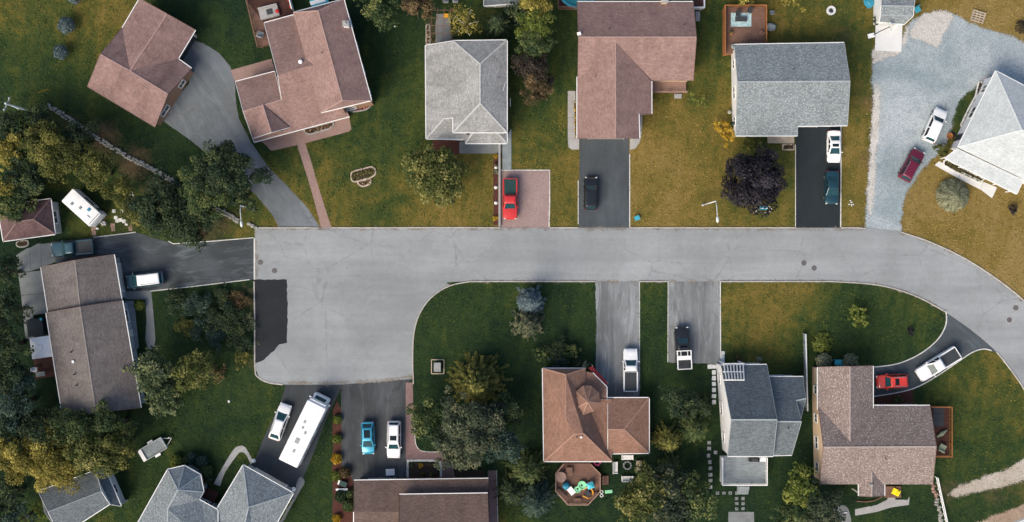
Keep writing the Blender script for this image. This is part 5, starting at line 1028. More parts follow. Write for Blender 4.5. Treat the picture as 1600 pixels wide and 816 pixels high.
# ------------------------------------------------------------------ small things
def clip_line(poly, o, d):
    """Interval of the line o + t d inside a convex polygon."""
    t0, t1 = -1e9, 1e9; n = len(poly)
    for i in range(n):
        a, b = poly[i], poly[(i + 1) % n]; ex, ey = b[0] - a[0], b[1] - a[1]; nx_, ny_ = -ey, ex
        den = nx_ * d[0] + ny_ * d[1]; num = nx_ * (o[0] - a[0]) + ny_ * (o[1] - a[1])
        if abs(den) < 1e-9:
            if num < 0: return None
            continue
        t = -num / den
        if den > 0: t0 = max(t0, t)
        else: t1 = min(t1, t)
    return (t0, t1) if t1 - t0 > .05 else None
def deck(name, label, px_poly, z, mat, rail_edges, ang=0.0, rail_h=.95, rail_mat=None, cat='deck', bw=.14, solid=(), group='decks and porches', zpx=None, skirt=True):
    w = ccw([G2(x, y, z if zpx is None else zpx) for x, y in px_poly]); c = np.mean(np.array(w), 0); t = thing(name, label, cat, (c[0], c[1], 0), group=group); SHEETS.append([((x * PPM) + CX, CY - y * PPM) for x, y in w])
    d = (math.cos(ang), math.sin(ang)); nn = (-d[1], d[0]); s = [p[0] * nn[0] + p[1] * nn[1] for p in w]; mb = MB(); k = min(s) + bw / 2
    while k < max(s):
        o = (nn[0] * k, nn[1] * k); iv = clip_line(w, o, d)
        if iv: mb.beam((o[0] + d[0] * iv[0], o[1] + d[1] * iv[0], z - .02), (o[0] + d[0] * iv[1], o[1] + d[1] * iv[1], z - .02), bw - .015, .04)
        k += bw
    mb.build('decking', M[mat], t, kind='stuff')
    if skirt: MB().prism(inset(w, .06), -.05, z - .05).build('frame', M[rail_mat or mat], t)
    n = len(w); rm = M[rail_mat or mat]; posts = set()
    for i in rail_edges:
        a, b = Vector((*w[i], z)), Vector((*w[(i + 1) % n], z)); L = (b - a).length
        for hz, hh in ((rail_h, .07), (rail_h * .2, .06)) if i not in solid else ((rail_h, .08),): MB().beam(a + Vector((0, 0, hz)), b + Vector((0, 0, hz)), .12 if hz > .5 else .05, hh).build('rail', rm, t)
        k = max(1, int(L / 1.6))
        for j in range(k + 1):
            p = a.lerp(b, j / k); key = (round(p.x, 1), round(p.y, 1))
            if key in posts: continue
            posts.add(key); MB().box((p.x, p.y, z + rail_h / 2 + .02), (.11, .11, rail_h + .08)).build('post', rm, t)
        if i in solid: MB().beam(a + Vector((0, 0, rail_h * .5)), b + Vector((0, 0, rail_h * .5)), .05, rail_h * .85).build('privacy_panel', rm, t)
        else:
            bl = MB(); m = int(L / .16)
            for j in range(1, m): p = a.lerp(b, j / m); bl.box((p.x, p.y, z + rail_h * .58), (.035, .035, rail_h * .75))
            bl.build('balusters', rm, t, kind='stuff')
    return t
def steps(t, px, py, w, dirv, z, mat, n=3):
    p = G(px, py); d = Vector((*dirv, 0)).normalized(); an = math.atan2(d.y, d.x)
    for k in range(n):
        zz = z * (n - k) / (n + 1); q = p + d * (k * .3); MB().box((q.x, q.y, zz / 2), (.29, w, zz), an).build('step', mat, t)
# decks; polygon order is turned counter-clockwise: edge i runs from point i to i + 1 of that order
d_ = deck('cedar_deck', 'brown deck with an orange cedar side and a pale rug behind the grey house', [(1131,11),(1131,86),(1195,74),(1195,11)], 1.3, 'wood_brown', [0,2,3], 0, 1.0, 'wood_orange', solid=(0,), bw=.15)
p = G(1158,31,1.3); rug = MB().box((p.x, p.y, 1.305), (2.75, 1.85, .015)).build('rug', plain('patterned_rug', (.33,.47,.50), .9, .45, 1.6), None); tag(rug, 'pale blue patterned rug on the brown cedar deck', 'rug')
t = thing('patio_table', 'dark low table in the middle of the pale rug', 'table', G(1157,31,1.3)); MB().box((*G2(1157,31,1.3), 1.66), (1.55, .62, .06)).build('table_top', M['charcoal'], t)
for a, b in ((-.7, -.24), (.7, -.24), (.7, .24), (-.7, .24)): q = G2(1157,31,1.3); MB().box((q[0] + a, q[1] + b, 1.47), (.06, .06, .34)).build('leg', M['black'], t)
def chair(label, px, py, rz, mat, z=0.0, s=1.0, group='garden chairs'):
    q = G(px, py, z); t = thing('garden_chair', label, 'chair', q, rz, group)
    MB().box((0, 0, .40 * s), (.52 * s, .5 * s, .06)).build('seat', mat, t); bk = MB(); bk.box((-.27 * s, 0, .68 * s), (.06, .5 * s, .55 * s)); bk.build('backrest', mat, t)
    for a, b in ((-.22, -.2), (.22, -.2), (.22, .2), (-.22, .2)): MB().box((a * s, b * s, .185 * s), (.05, .05, .37 * s)).build('leg', mat, t)
    for b in (-.27, .27): MB().box((0, b * s, .58 * s), (.5 * s, .06, .05)).build('armrest', mat, t)
    return t
chair('dark chair at the upper left of the pale rug', 1152,23,R(-90),M['charcoal'],1.3,1.1); chair('dark chair at the upper right of the pale rug', 1170,18,R(-120),M['charcoal'],1.3,1.1); chair('brown chair in the lower right corner of the cedar deck', 1188,54,R(150),M['wood_brown'],1.3,1.1)
def pot(label, px, py, r=.22, z=0.0, leaf='green', mat='wood_orange', fl=True):
    q = G(px, py, z); t = thing('flower_pot', label, 'planter', q, group='flower pots'); MB().lathe([(r * .7, 0), (r, .36), (r * 1.08, .38), (r * 1.08, .42), (r * .9, .42)], q, 12).build('pot', M[mat], t)
    n = 50; P = rng.normal(0, r * .5, (n, 3)) + np.array([q.x - q.x, 0, .5]); leaves('plant', P, rng.normal(0, .5, (n, 3)) + np.array([0, 0, 1]), np.full(n, .14), .6, rng.uniform(0, 1, n), LM[leaf], t); return t
pot('plant pot by the lower left corner of the cedar deck', 1141,53,.25,1.3); pot('pale plant pot at the house corner of the cedar deck', 1145,74,.28,1.3,'blue','pole'); pot('white flower pot beside the white gable end wall', 1139,176,.22,0,'pale','white_plastic')
chair('grey chair on the grass right of the cedar deck', 1205,21,R(90),M['wood_grey']); q = G(1203,43); t = thing('covered_grill', 'blue grey covered object beside the cedar deck', 'cover', q); MB().blob((q.x, q.y, .4), (.75, .6, .5), jit=.22).build('cover', M['wood_grey'], t, smooth=True)
d_ = deck('porch', 'pinkish wooden porch in the corner of the salmon house', [(1019,124),(1019,145),(1072,145),(1072,124)], .55, 'wood_pink', [0,1], R(90), .9, 'wood_pink'); steps(d_, 1059, 149, 1.0, (0, -1), .5, M['concrete'], 2)
deck('deck', 'dark red deck at the top left of the large salmon house', [(387,3),(404,74),(432,66),(456,20),(452,-20),(380,-6)], .9, 'wood_red', [0], R(75), .9, 'wood_brown')
chair('pale lounge chair on the dark red deck', 409,56,R(75),M['wood_grey'],.9,1.5); q = G(421,20,.9); t = thing('patio_sofa', 'pale grey garden sofa with a red cushion on the dark red deck', 'sofa', q, R(14)); MB().box((0, 0, .2), (2.6, 1.5, .4)).build('seat', M['concrete'], t); MB().box((0, .72, .5), (2.6, .2, .4)).build('backrest', M['concrete'], t); MB().box((.1, 0, .45), (.75, .7, .1)).build('tray', M['charcoal'], t); MB().blob((1.15, -.2, .5), (.3, .3, .14)).build('cushion', M['red_plastic'], t)
q = G(456,6,.9); t = thing('deck_screen', 'narrow white and red screen on the dark red deck', 'screen', q, R(15)); MB().box((0, 0, .75), (.12, 2.1, 1.5)).build('panel', M['white'], t); MB().box((-.2, .6, .5), (.3, .5, .5)).box((-.2, -.5, .5), (.25, .4, .5)).build('cushion', M['red_plastic'], t, kind='stuff')
q = G(500,4,.5); t = thing('paddling_pool', 'turquoise pool tarp behind the large salmon house', 'pool cover', q, R(15)); MB().box((0, 0, .25), (2.4, 1.3, .5)).build('tub', M['teal_plastic'], t); MB().box((-.2, .05, .52), (2.1, .5, .05)).build('cover', M['white_plastic'], t)
deck('deck', 'brown pool deck left of the salmon house at the top edge', [(872,-30),(872,13),(902,14),(902,-30)], 1.0, 'wood_red', [0,1], 0, .9, 'wood_brown')
q = G(903,-18,1.2); t = thing('swimming_pool', 'round above ground pool with a teal rim at the top edge', 'pool', (q.x, q.y, 0)); MB().lathe([(2.55, 0), (2.55, 1.25), (2.75, 1.3), (2.75, 1.36), (2.45, 1.36), (2.45, 1.2), (.1, 1.19)], (q.x, q.y, 0), 40).build('rim', M['teal_plastic'], t, sharp=40); MB().lathe([(2.43, 1.19), (2.43, 1.22), (.05, 1.22)], (q.x, q.y, 0), 32).build('water', M['water'], t)
deck('deck', 'small dark deck at the top right of the salmon house', [(1080,-30),(1080,14),(1099,14),(1099,-30)], .9, 'wood_red', [1,2], 0, .9, 'white')
chair('pale grey chair beside the wall of the salmon house', 1089,24,R(0),M['concrete'],0,1.2); chair('second pale grey chair beside the wall of the salmon house', 1089,31,R(0),M['concrete'],0,1.2)
d_ = deck('deck', 'weathered grey two level deck behind the tall grey house', [(1127,714),(1127,756),(1196,756),(1196,714)], 1.3, 'wood_grey', [0,1,2], 0, .95, 'white'); steps(d_, 1160, 760, 1.5, (0, -1), 1.2, M['wood_grey'], 4)
q = G(1190,717,1.3); t = thing('cooler_box', 'white box on the corner of the weathered grey deck', 'box', q, 0); MB().box((0, 0, .25), (.75, .5, .5)).box((0, 0, .53), (.8, .55, .07)).build('body', M['white_plastic'], t); q = G(1177,717,1.3); t = thing('barbecue', 'dark barbecue against the wall on the weathered grey deck', 'barbecue', q, 0); MB().box((0, 0, .45), (1.3, .5, .9)).build('cabinet', M['black'], t); MB().box((0, 0, 1.0), (.8, .5, .22), 0, 0, .8).build('hood', M['charcoal'], t)
# white pergola frame on the tall house front
q = G(1146,582,3.0); t = thing('pergola', 'white slatted pergola on the upper front of the tall grey house', 'pergola', (q.x, q.y, 0)); zp = 4.9
for k in range(7): a, b = G(1131 + k * 5, 569, 3.2), G(1135 + k * 4.6, 594, zp + .1); MB().beam(a, b, .13, .14).build('slat', M['white'], t)
for y, z in ((568.5, 3.3), (581, 4.1), (594, 5.0)): MB().beam(G(1130,y,z - .12), G(1163,y,z - .12), .14, .12).build('beam', M['white'], t)
for x in (1131, 1161): a = G(x,568,3.1); MB().box((a.x, a.y, 1.55), (.16, .16, 3.1)).build('post', M['white'], t)
# octagonal deck with toys
oct_ = [(880,724),(868,739),(868,766),(887,787),(918,787),(937,766),(937,739),(922,724)]
d_ = deck('octagonal_deck', 'eight sided brown deck with built in benches behind the russet house', oct_, .8, 'wood_brown', [0,1,2,3,4,5,6], 0, .8, 'wood_pink', bw=.15, zpx=.8); steps(d_, 942, 750, 1.2, (1, 0), .75, M['wood_brown'], 3)
def bench_on(px, py, sx, sy, rz, lab):
    q = G(px, py, .8); t = thing('deck_bench', lab, 'bench', q, rz, 'benches of the octagonal deck'); MB().box((0, 0, .4), (sx, sy, .08)).build('seat', M['wood_brown'], t)
    for s in (-1, 1): MB().box((s * sx * .35, 0, .18), (.1, sy * .8, .36)).build('leg', M['wood_brown'], t)
bench_on(889,736,.9,1.1,0,'bench by the wall end of the octagonal deck'); bench_on(902,781,.95,.55,0,'bench at the lower rail of the octagonal deck'); bench_on(877,771,1.6,.5,R(-45),'bench in the lower left angle of the octagonal deck'); bench_on(928,775,1.3,.5,R(45),'bench in the lower right angle of the octagonal deck')
q = G(876,744,.8); t = thing('round_table', 'round wooden table in the left corner of the octagonal deck', 'table', q); MB().lathe([(.72, .68), (.72, .74), (.05, .74)], q, 16).build('table_top', M['wood_pink'], t); MB().lathe([(.3, 0), (.08, .06), (.08, .68)], q, 8).build('leg', M['wood_brown'], t)
q = G(884,758,.8); t = thing('toy_slide', 'blue toy tub with a white slide on the octagonal deck', 'toy', q, R(-50)); MB().blob((0, 0, .35), (.55, .5, .38), jit=.2).build('tub', M['blue_plastic'], t, smooth=True); MB().box((1.0, .1, .45), (1.05, .75, .08)).build('slide', M['white_plastic'], t)
q = G(906,760,.8); t = thing('sand_table', 'mint green play table on the octagonal deck', 'toy', q, R(25)); MB().lathe([(.55, .25), (.6, .5), (.5, .52), (.45, .4)], (.35, .1, 0), 14).lathe([(.4, .25), (.45, .5), (.38, .52), (.3, .4)], (-.45, -.15, 0), 12).build('tray', M['green_plastic'], t, kind='stuff'); MB().lathe([(.2, .0), (.15, .4)], (.3, .1, 0), 8).lathe([(.2, .0), (.15, .4)], (-.4, -.1, 0), 8).build('legs', M['yellow_plastic'], t, kind='stuff')
q = G(922,757,.8); t = thing('toy_kitchen', 'pale pastel toy house on the octagonal deck', 'toy', q, R(20)); MB().box((0, 0, .4), (.8, .75, .8)).build('body', M['white_plastic'], t); MB().box((0, 0, .9), (.95, .85, .2), 0, 0, .3).build('roof', M['cyan'], t)
q = G(918,770,.8); t = thing('toy_rocker', 'curved orange rocker with a dark seat on the octagonal deck', 'toy', q, R(35)); MB().tube([(.75 * math.cos(a), .75 * math.sin(a), .25) for a in np.linspace(-1.9, 1.9, 12)], .09, 7).build('frame', M['orange_plastic'], t); MB().box((0, 0, .35), (.55, .75, .2)).build('seat', M['charcoal'], t); MB().beam((-.4, -.6, .25), (-.75, .1, .25), .12, .12).build('handle', M['orange_plastic'], t)
q = G(933,722,0); t = thing('paddling_ring', 'pink inflatable ring under the eave of the russet house', 'toy', q); MB().tube([(q.x + .42 * math.cos(a), q.y + .42 * math.sin(a), .14) for a in np.linspace(0, 6.283, 14)], .13, 7).build('ring', M['pink_plastic'], t)
q = G(951,768); t = thing('watering_can', 'pale mint mat lying right of the octagonal deck', 'mat', q, R(5)); MB().box((0, 0, .05), (1.0, .45, .1)).box((0, 0, .12), (.9, .35, .05)).build('cushion', M['green_plastic'], t)
q = G(940,772); t = thing('hoop_toy', 'white hooped toy on the grass right of the octagonal deck', 'toy', q, 0); MB().tube([(.2 * math.cos(a), .2 * math.sin(a) - .2, .08) for a in np.linspace(0, 6.283, 10)], .06, 6).build('hoop', M['white_plastic'], t); MB().tube([(.2 * math.cos(a), .2 * math.sin(a) + .3, .08) for a in np.linspace(0, 6.283, 10)], .06, 6).build('hoop', M['white_plastic'], t)
for x, y, rz, lb in ((980,714,-90,'white garden chair against the russet garage wall'), (961,730,0,'white garden bench left of the fire place'), (980,747,90,'white garden bench below the fire place'), (997,728,180,'wooden garden bench right of the fire place')):
    q = G(x, y); t = thing('garden_bench', lb, 'bench', q, R(rz), 'seats round the lawn fire place'); m = M['white'] if x < 990 else M['wood_pale']
    for k in range(4): MB().box((-.2 + k * .15, 0, .42), (.13, 1.6, .04)).build('slat', m, t)
    for k in range(3): MB().box((-.34, 0, .55 + k * .14), (.04, 1.6, .11)).build('back_slat', m, t)
    for s in (-1, 1): MB().box((0, s * .74, .3), (.65, .07, .6)).build('leg', m, t)
q = G(980,727); t = thing('fire_pit', 'dark fire pit between the garden benches', 'fire pit', q)
for k in range(9): a = 6.283 * k / 9; MB().box((q.x + .5 * math.cos(a), q.y + .5 * math.sin(a), .12), (.2, .3, .24), a).build('stone', M['concrete_dim'], t)
q = G(1298,17); t = thing('fire_ring', 'white ringed fire pit on the lawn behind the grey house', 'fire pit', q); MB().lathe([(.62, 0), (.62, .28), (.36, .28), (.34, .05)], q, 20).build('ring', M['concrete_white'], t, sharp=40); MB().blob((q.x, q.y, .12), (.3, .3, .14)).build('ash', M['charcoal'], t)
# red awning at the russet house porch
q = G(935,587,0); t = thing('awning', 'dark red fabric awning over the russet house entrance', 'awning', (q.x, q.y, 0)); a, b, c_, e_ = G(919,575,2.6), G(926,572,2.2), G(950,599,2.2), G(945,604,2.6); MB().add([a, b, c_, e_] + [p - Vector((0, 0, .08)) for p in (a, b, c_, e_)], [(0, 1, 2, 3), (7, 6, 5, 4), (0, 4, 5, 1), (1, 5, 6, 2), (2, 6, 7, 3), (3, 7, 4, 0)]).build('canopy', M['cloth_red'], t)
for p in (b, c_): MB().tube([(p.x, p.y, 0), (p.x, p.y, p.z)], .04, 6).build('post', M['white'], t)
# canopy tent and patio things at the long house
q = G(64,543,2.4); t = thing('canopy_tent', 'white square canopy tent behind the long taupe house', 'tent', (q.x, q.y, 0), R(8)); s = 1.42
for a, b in ((-1, -1), (1, -1), (1, 1), (-1, 1)): MB().tube([(a * s * .95, b * s * .95, 0), (a * s * .95, b * s * .95, 2.2)], .04, 6).build('post', M['white'], t)
MB().add([(-s, -s, 2.1), (s, -s, 2.1), (s, s, 2.1), (-s, s, 2.1), (-s, -s, 2.3), (s, -s, 2.3), (s, s, 2.3), (-s, s, 2.3), (-.5, -.5, 2.62), (.5, -.5, 2.62), (.5, .5, 2.62), (-.5, .5, 2.62)], [(0, 1, 5, 4), (1, 2, 6, 5), (2, 3, 7, 6), (3, 0, 4, 7), (4, 5, 9, 8), (5, 6, 10, 9), (6, 7, 11, 10), (7, 4, 8, 11), (8, 9, 10, 11)]).build('canopy', M['white_plastic'], t); MB().box((0, 0, 2.76), (.72, .72, .12), 0, 0, .85).build('vent_cap', M['white'], t)
q = G(61,511); t = thing('covered_woodpile', 'dark tarpaulin covered stack between the patio and the white canopy', 'tarpaulin', q, R(8)); MB().box((0, 0, .6), (2.3, 2.4, 1.2), 0, 0, .93).build('cover', M['tarp'], t); MB().box((.95, 1.0, 1.2), (.3, .35, .08)).build('strap', M['teal_plastic'], t)
deck('deck', 'dark little deck below the white canopy tent', [(52,560),(55,592),(86,588),(82,556)], .3, 'wood_red', [], R(8), group='decks and porches'); chair('turquoise white chair on the dark little deck', 57,577,R(0),M['white_plastic'],.3,1.1); q = G(66,584,.3); t = thing('side_table', 'pale grey table on the dark little deck', 'table', q, R(8)); MB().box((0, 0, .55), (1.2, .6, .06)).build('table_top', M['wood_grey'], t); 
for a, b in ((-.5, -.22), (.5, -.22), (.5, .22), (-.5, .22)): MB().box((a, b, .27), (.06, .06, .52)).build('leg', M['wood_grey'], t)
# porch of the long house
deck('porch', 'narrow blue grey porch along the wall of the long taupe house', [(192,470),(205,546),(216,544),(209,470)], .4, 'wood_grey', [1], R(82), .8, 'wood_grey')
q = G(208,551); t = thing('porch_step', 'pale step at the lower end of the blue grey porch', 'step', q, R(-10)); MB().box((0, 0, .1), (.9, .6, .2)).box((0, .1, .25), (.9, .35, .1)).build('tread', M['white'], t)
# low field stone wall top left
wl = smooth_line([(76,166),(105,184),(135,205),(165,224),(195,242),(220,255),(245,268),(268,282),(292,297),(330,322),(360,338),(372,345)], 9); t = thing('stone_wall', 'low pale field stone wall running diagonally down to the road', 'stone wall', G(*wl[0])); cum = 0
for i, (x, y) in enumerate(wl):
    for s in (-1, 1):
        if random.random() < .08: continue
        q = G(x + s * 1.1 + random.uniform(-1, 1), y - s * 1.5 + random.uniform(-1, 1)); MB().blob((q.x, q.y, .13), (random.uniform(.17, .30), random.uniform(.14, .24), random.uniform(.12, .2)), jit=.25, n=6, m=4).build('stone', M['stone'], t)
for x, y in ((389,350),(395,353),(400,356)): q = G(x, y); MB().blob((q.x, q.y, .1), (.35, .28, .2), jit=.2, n=6, m=4).build('stone', M['stone'], t)
# stepping stones
def stones(label, pts, s, mat, group='stepping stone paths', nm='stepping_stone_path'):
    q = G(*pts[0]); t = thing(nm, label, 'path', (q.x, q.y, 0), group=group)
    for x, y in pts: p = G(x, y); MB().box((p.x, p.y, .02), (s * random.uniform(.88, 1.08), s * random.uniform(.88, 1.08), .07), random.uniform(-.08, .08), 0, .96).build('stone', mat, t)
    return t
sheet('soil_bed', [(1105,571),(1126,571),(1126,640),(1106,640)], .010, M['gravel_tan'], jit=.4)
stones('square pale stepping stones beside the white gable wall', [(1109,573),(1115.5,573),(1122,573),(1115.5,582),(1115.5,591),(1115.5,600),(1115.5,609.5),(1115.5,619),(1115.5,628.5),(1129,552),(1129,559),(1129,566)], .58, M['concrete_white'])
stones('dim stepping stones running down through the trees to the grey deck', [(1108,692),(1108,701),(1107,712),(1109,722),(1110,732),(1110,742),(1110,751),(1110,761),(1118,707)], .5, M['concrete'])
stones('row of grey stepping stones below the weathered deck', [(1121,770.5),(1131,770.5),(1141,770.5),(1151,770.5),(1161,770.5),(1151,779),(1161,779),(1151,787),(1161,787),(1151,795),(1161,795)], .45, M['concrete_dim'])
stones('curved pale stepping stones right of the camper', [(205,302),(208,308),(213,316),(206,322),(196,322),(190,330),(178,330),(183,345),(188,344),(194,346),(198,350),(181,340),(204,346)], .5, M['stone_white'])
stones('brown slab stones from the camper to the worn driveway', [(206,352),(204,358),(176,352),(177,358),(146,358),(147,365)], .6, M['wood_pink'])
for x, y, sz, lb in ((162,349,.85,'white flat boulder at the corner of the camper'), (153,357,.4,'small white stone below the flat white boulder')): q = G(x, y); o = MB().blob((q.x, q.y, .12), (sz * .6, sz * .45, .2), jit=.12).build('boulder', M['stone_white'], None, smooth=True); tag(o, lb, 'stone')
# garden beds with borders
def bed(label, loop, leaf, n, zc=.3, mat='stone', plants=True, closed=True):
    q = G(*loop[0]); t = thing('flower_bed', label, 'flower bed', (q.x, q.y, 0), group='bordered flower beds'); L = loop + [loop[0]] if closed else loop
    strip('border', densify(L, 4)[:-1] + [L[-1]] if closed else L, .22, .16, M[mat], parent=t); s_ = sheet('soil', loop, .05, M['soil'], kind=None, parent=t)
    xs_ = [p[0] for p in loop]; ys_ = [p[1] for p in loop]; P = []
    while len(P) < n:
        x, y = random.uniform(min(xs_), max(xs_)), random.uniform(min(ys_), max(ys_))
        if inpoly(x, y, loop): p = G(x, y); P.append((p.x - t.location.x, p.y - t.location.y, random.uniform(.12, zc)))
    leaves('flowers', np.array(P), rng.normal(0, .5, (n, 3)) + np.array([0, 0, 1]), np.full(n, .2), .7, rng.uniform(0, 1, n), LM[leaf], t)['kind'] = 'stuff'; return t
bed('long oval half of the clover shaped bed on the front lawn', smooth_line([(549,272),(553,268),(568,264),(580,261),(586,265),(586,273),(578,278),(566,281),(556,284),(550,282)], 4, True), 'olive', 170, .35, 'stone_tan'); bed('small lower lobe of the clover shaped bed on the front lawn', smooth_line([(559,285),(568,282),(578,280),(579,286),(573,290),(565,291)], 4, True), 'flower_mix', 70, .3, 'stone_tan')
bed('curved bed of dark flowers at the front of the large salmon house', smooth_line([(475,202),(498,197),(519,191),(520,197),(512,202),(498,206),(484,210),(477,207)], 3, True), 'flower_mix', 90, .35, 'concrete'); bed('oval bed of red flowers at the corner of the large salmon house', smooth_line([(545,168),(560,164),(577,159),(579,165),(572,171),(557,174),(548,174)], 3, True), 'flower_red', 130, .4, 'concrete')
bed('long brown flower bed with a pale border along the white house wall', [(1501,196),(1512,172),(1524,150),(1529,128),(1540,130),(1538,138),(1526,160),(1513,182),(1505,200)], 'rust', 160, .4, 'stone_white'); bed('flower bed in front of the white house porch', [(1475,251),(1480,250),(1500,261),(1520,271),(1538,280),(1530,285),(1516,279),(1500,272),(1484,264),(1474,257)], 'olive', 160, .4, 'stone_white')
bed('ring of pale stones at the cottage door', smooth_line([(27,379),(36,376),(44,377),(44,383),(36,386),(28,385)], 3, True), 'rust', 30, .25, 'stone')
bed('narrow flower strip left of the salmon house wing', [(896,160),(901,160),(902,214),(898,216)], 'yellow', 60, .4, 'stone'); bed('green strip along the right wall of the turreted house', [(455,778),(458,780),(440,812),(434,816)], 'lime', 60, .4, 'stone'); bed('flower strip left of the trellis behind the pale grey house', [(666,40),(671,38),(672,68),(666,70)], 'flower_mix', 50, .5, 'stone')
bed('planter box at the front step of the grey house', [(1223,226),(1240,226),(1240,234),(1223,234)], 'rust', 40, .4, 'wood_pale')
for x, y, lb in ((775,262,'upper round stone'), (775,293,'middle round stone'), (775,317,'lower round stone')): q = G(x, y); o = MB().blob((q.x, q.y, .1), (.28, .25, .2)).build('boulder', M['stone_white'], None, smooth=True); tag(o, lb + ' in the narrow mulch strip', 'stone', 'stones of the narrow mulch strip')
# boardwalk by the paver driveway and its side wall
deck('boardwalk', 'grey boardwalk between the pale grey house and the paved driveway', [(785,226),(785,266),(799,266),(799,200),(793,200),(793,226)][:4], .12, 'wood_grey', [], 0, bw=.2, skirt=False); o = strip('garden_wall', [(780.5,226),(780.5,290),(780.5,354)], .3, .45, M['concrete'], kind=None, label='low concrete wall between the mulch strip and the paved driveway', cat='wall')
q = G(795,163); t = thing('side_gate', 'small white gate rail beside the pale grey house', 'gate', q); MB().tube([(q.x + .2, q.y - .3, 0), (q.x + .2, q.y - .3, 1.2), (q.x + .2, q.y + .6, 1.2), (q.x + .2, q.y + .6, 0)], .05, 6).build('rail', M['white'], t)
deck('front_step', 'pale plank step in front of the speckled grey house', [(1199,210),(1199,224),(1241,224),(1241,210)], .25, 'wood_pale', [], R(90), group='decks and porches', bw=.3)
deck('brown_steps', 'dark red wooden steps between the two wings of the turreted house', [(320,762),(313,780),(332,789),(342,770)], .6, 'wood_red', [2], R(-30), .8, 'wood_red')
deck('side_deck', 'dark red side deck with orange rails at the flecked roof house', [(1452,635),(1452,712),(1483,712),(1483,635)], .8, 'wood_red', [1,2,3], 0, .95, 'wood_orange', bw=.15)
for k in range(3): q = G(1466, 641 + k * 10, .8); o = MB().box((q.x, q.y, .86), (1.5, .84, .10)).build('storage_box', M['charcoal'], None); tag(o, ['upper', 'middle', 'lower'][k] + ' charcoal deck box panel on the dark red side deck', 'box', 'deck boxes')
q = G(1470,677,.8); t = thing('folded_parasol', 'olive fabric parasol lying on the dark red side deck', 'parasol', q, R(35)); MB().tube([(-.8, 0, .35), (0, 0, .4), (.8, 0, .35)], [.12, .3, .08], 8).build('fabric', M['olive'], t); q = G(1470,699,.8); t = thing('cushion_chair', 'olive cushioned chair in the lower corner of the side deck', 'chair', q, R(60)); MB().box((0, 0, .38), (.95, .9, .3)).build('seat', M['olive'], t); MB().box((-.45, 0, .6), (.2, .9, .5)).build('backrest', M['olive'], t)
# turquoise bench between the ball bushes
q = G(1310,566); t = thing('turquoise_bench', 'turquoise bench between the two clipped round bushes', 'bench', q, R(90))
for k in range(4): MB().box((-.18 + k * .16, 0, .44), (.14, 1.3, .05)).build('slat', M['cyan'], t)
for s in (-1, 1): MB().box((.05, s * .62, .4), (.75, .08, .75)).build('leg', M['cyan'], t)
MB().box((-.32, 0, .7), (.05, 1.3, .4)).build('backrest', M['cyan'], t)
# fence between the lawns
t = thing('board_fence', 'thin grey board fence between the tall grey house and the flecked roof house', 'fence', G(1255,520)); a, b = G(1254,521), G(1257,640)
for k in range(9): p = a.lerp(b, k / 8); MB().box((p.x, p.y, .75), (.1, .1, 1.5)).build('post', M['wood_grey'], t)
for z in (.3, .75, 1.2): MB().beam(a + Vector((.06, 0, z)), b + Vector((.06, 0, z)), .04, .36).build('board', M['wood_grey'], t)
MB().beam(a + Vector((0, 0, 1.53)), b + Vector((0, 0, 1.53)), .16, .05).build('cap_rail', M['pole'], t)
# street lamps
def lamp(label, base, top, head):
    b = G(*base); h = CAM_H * (1 - math.hypot(base[0] - CX, base[1] - CY) / math.hypot(top[0] - CX, top[1] - CY)); h = max(7.0, min(10.0, h)); t = thing('street_lamp', label, 'street lamp', b, group='street lamps')
    MB().lathe([(.16, 0), (.16, .25), (.10, .3)], b, 10).build('base', M['pole'], t); MB().tube([b, b + Vector((0, 0, h * .5)), b + Vector((0, 0, h))], [.11, .09, .065], 10).build('pole', M['pole'], t, smooth=True)
    e = G(head[0], head[1], h + .5); tp = b + Vector((0, 0, h)); MB().tube([tp - Vector((0, 0, .1)), tp.lerp(e, .3) + Vector((0, 0, .25)), tp.lerp(e, .7) + Vector((0, 0, .12)), e], [.06, .055, .05, .045], 8).build('arm', M['pole'], t, smooth=True)
    d = (e - tp).normalized(); d.z = 0; d.normalize(); hd = MB().tube([e - d * .3, e, e + d * .35, e + d * .6], [.08, .17, .19, .06], 10).build('lamp_head', M['pole'], t, smooth=True); MB().box((e.x + d.x * .2, e.y + d.y * .2, e.z - .18), (.3, .22, .06), math.atan2(d.y, d.x)).build('lens', M['lamp_clear'], hd)
lamp('right street lamp on the dry lawn beside the purple maple', (1098,320.5), (1119,316), (1121,341)); lamp('left street lamp at the corner by the worn driveway', (397,326), (375,326.5), (377,348))
# utility pole
b = G(60,178); t = thing('utility_pole', 'grey wooden utility pole with a crossarm at the left edge', 'utility pole', b); h = CAM_H * (1 - 740 / 792); MB().tube([b, b + Vector((0, 0, h * .5)), b + Vector((0, 0, h))], [.17, .15, .12], 10).build('pole', M['pole'], t); tp = b + Vector((0, 0, h - .5))
MB().beam(tp + Vector((-.4, -.9, 0)), tp + Vector((.4, .9, 0)), .12, .14).build('crossarm', M['wood_grey'], t)
for s in (-.8, 0, .8): MB().lathe([(.06, 0), (.08, .12), (.05, .2)], tp + Vector((.4 * s, .9 * s, .08)), 8).build('insulator', M['white_plastic'], t)
MB().beam(tp + Vector((0, 0, -1.2)), tp + Vector((.9, -.5, -1.2)), .06, .06).build('bracket', M['pole'], t); ga = G(84,136); MB().tube([tp, ga], .018, 5).build('guy_wire', M['charcoal'], t); MB().tube([ga.lerp(tp, .12), ga.lerp(tp, .36)], .045, 6).build('guy_guard', M['orange_plastic'], t)
for e in ((-60, 120), (-40, 60)): q = G(*e, h - .3); MB().tube([tp + Vector((0, 0, .3)), tp.lerp(q, .5) + Vector((0, 0, -.2)), q], .015, 5).build('wire', M['charcoal'], t)
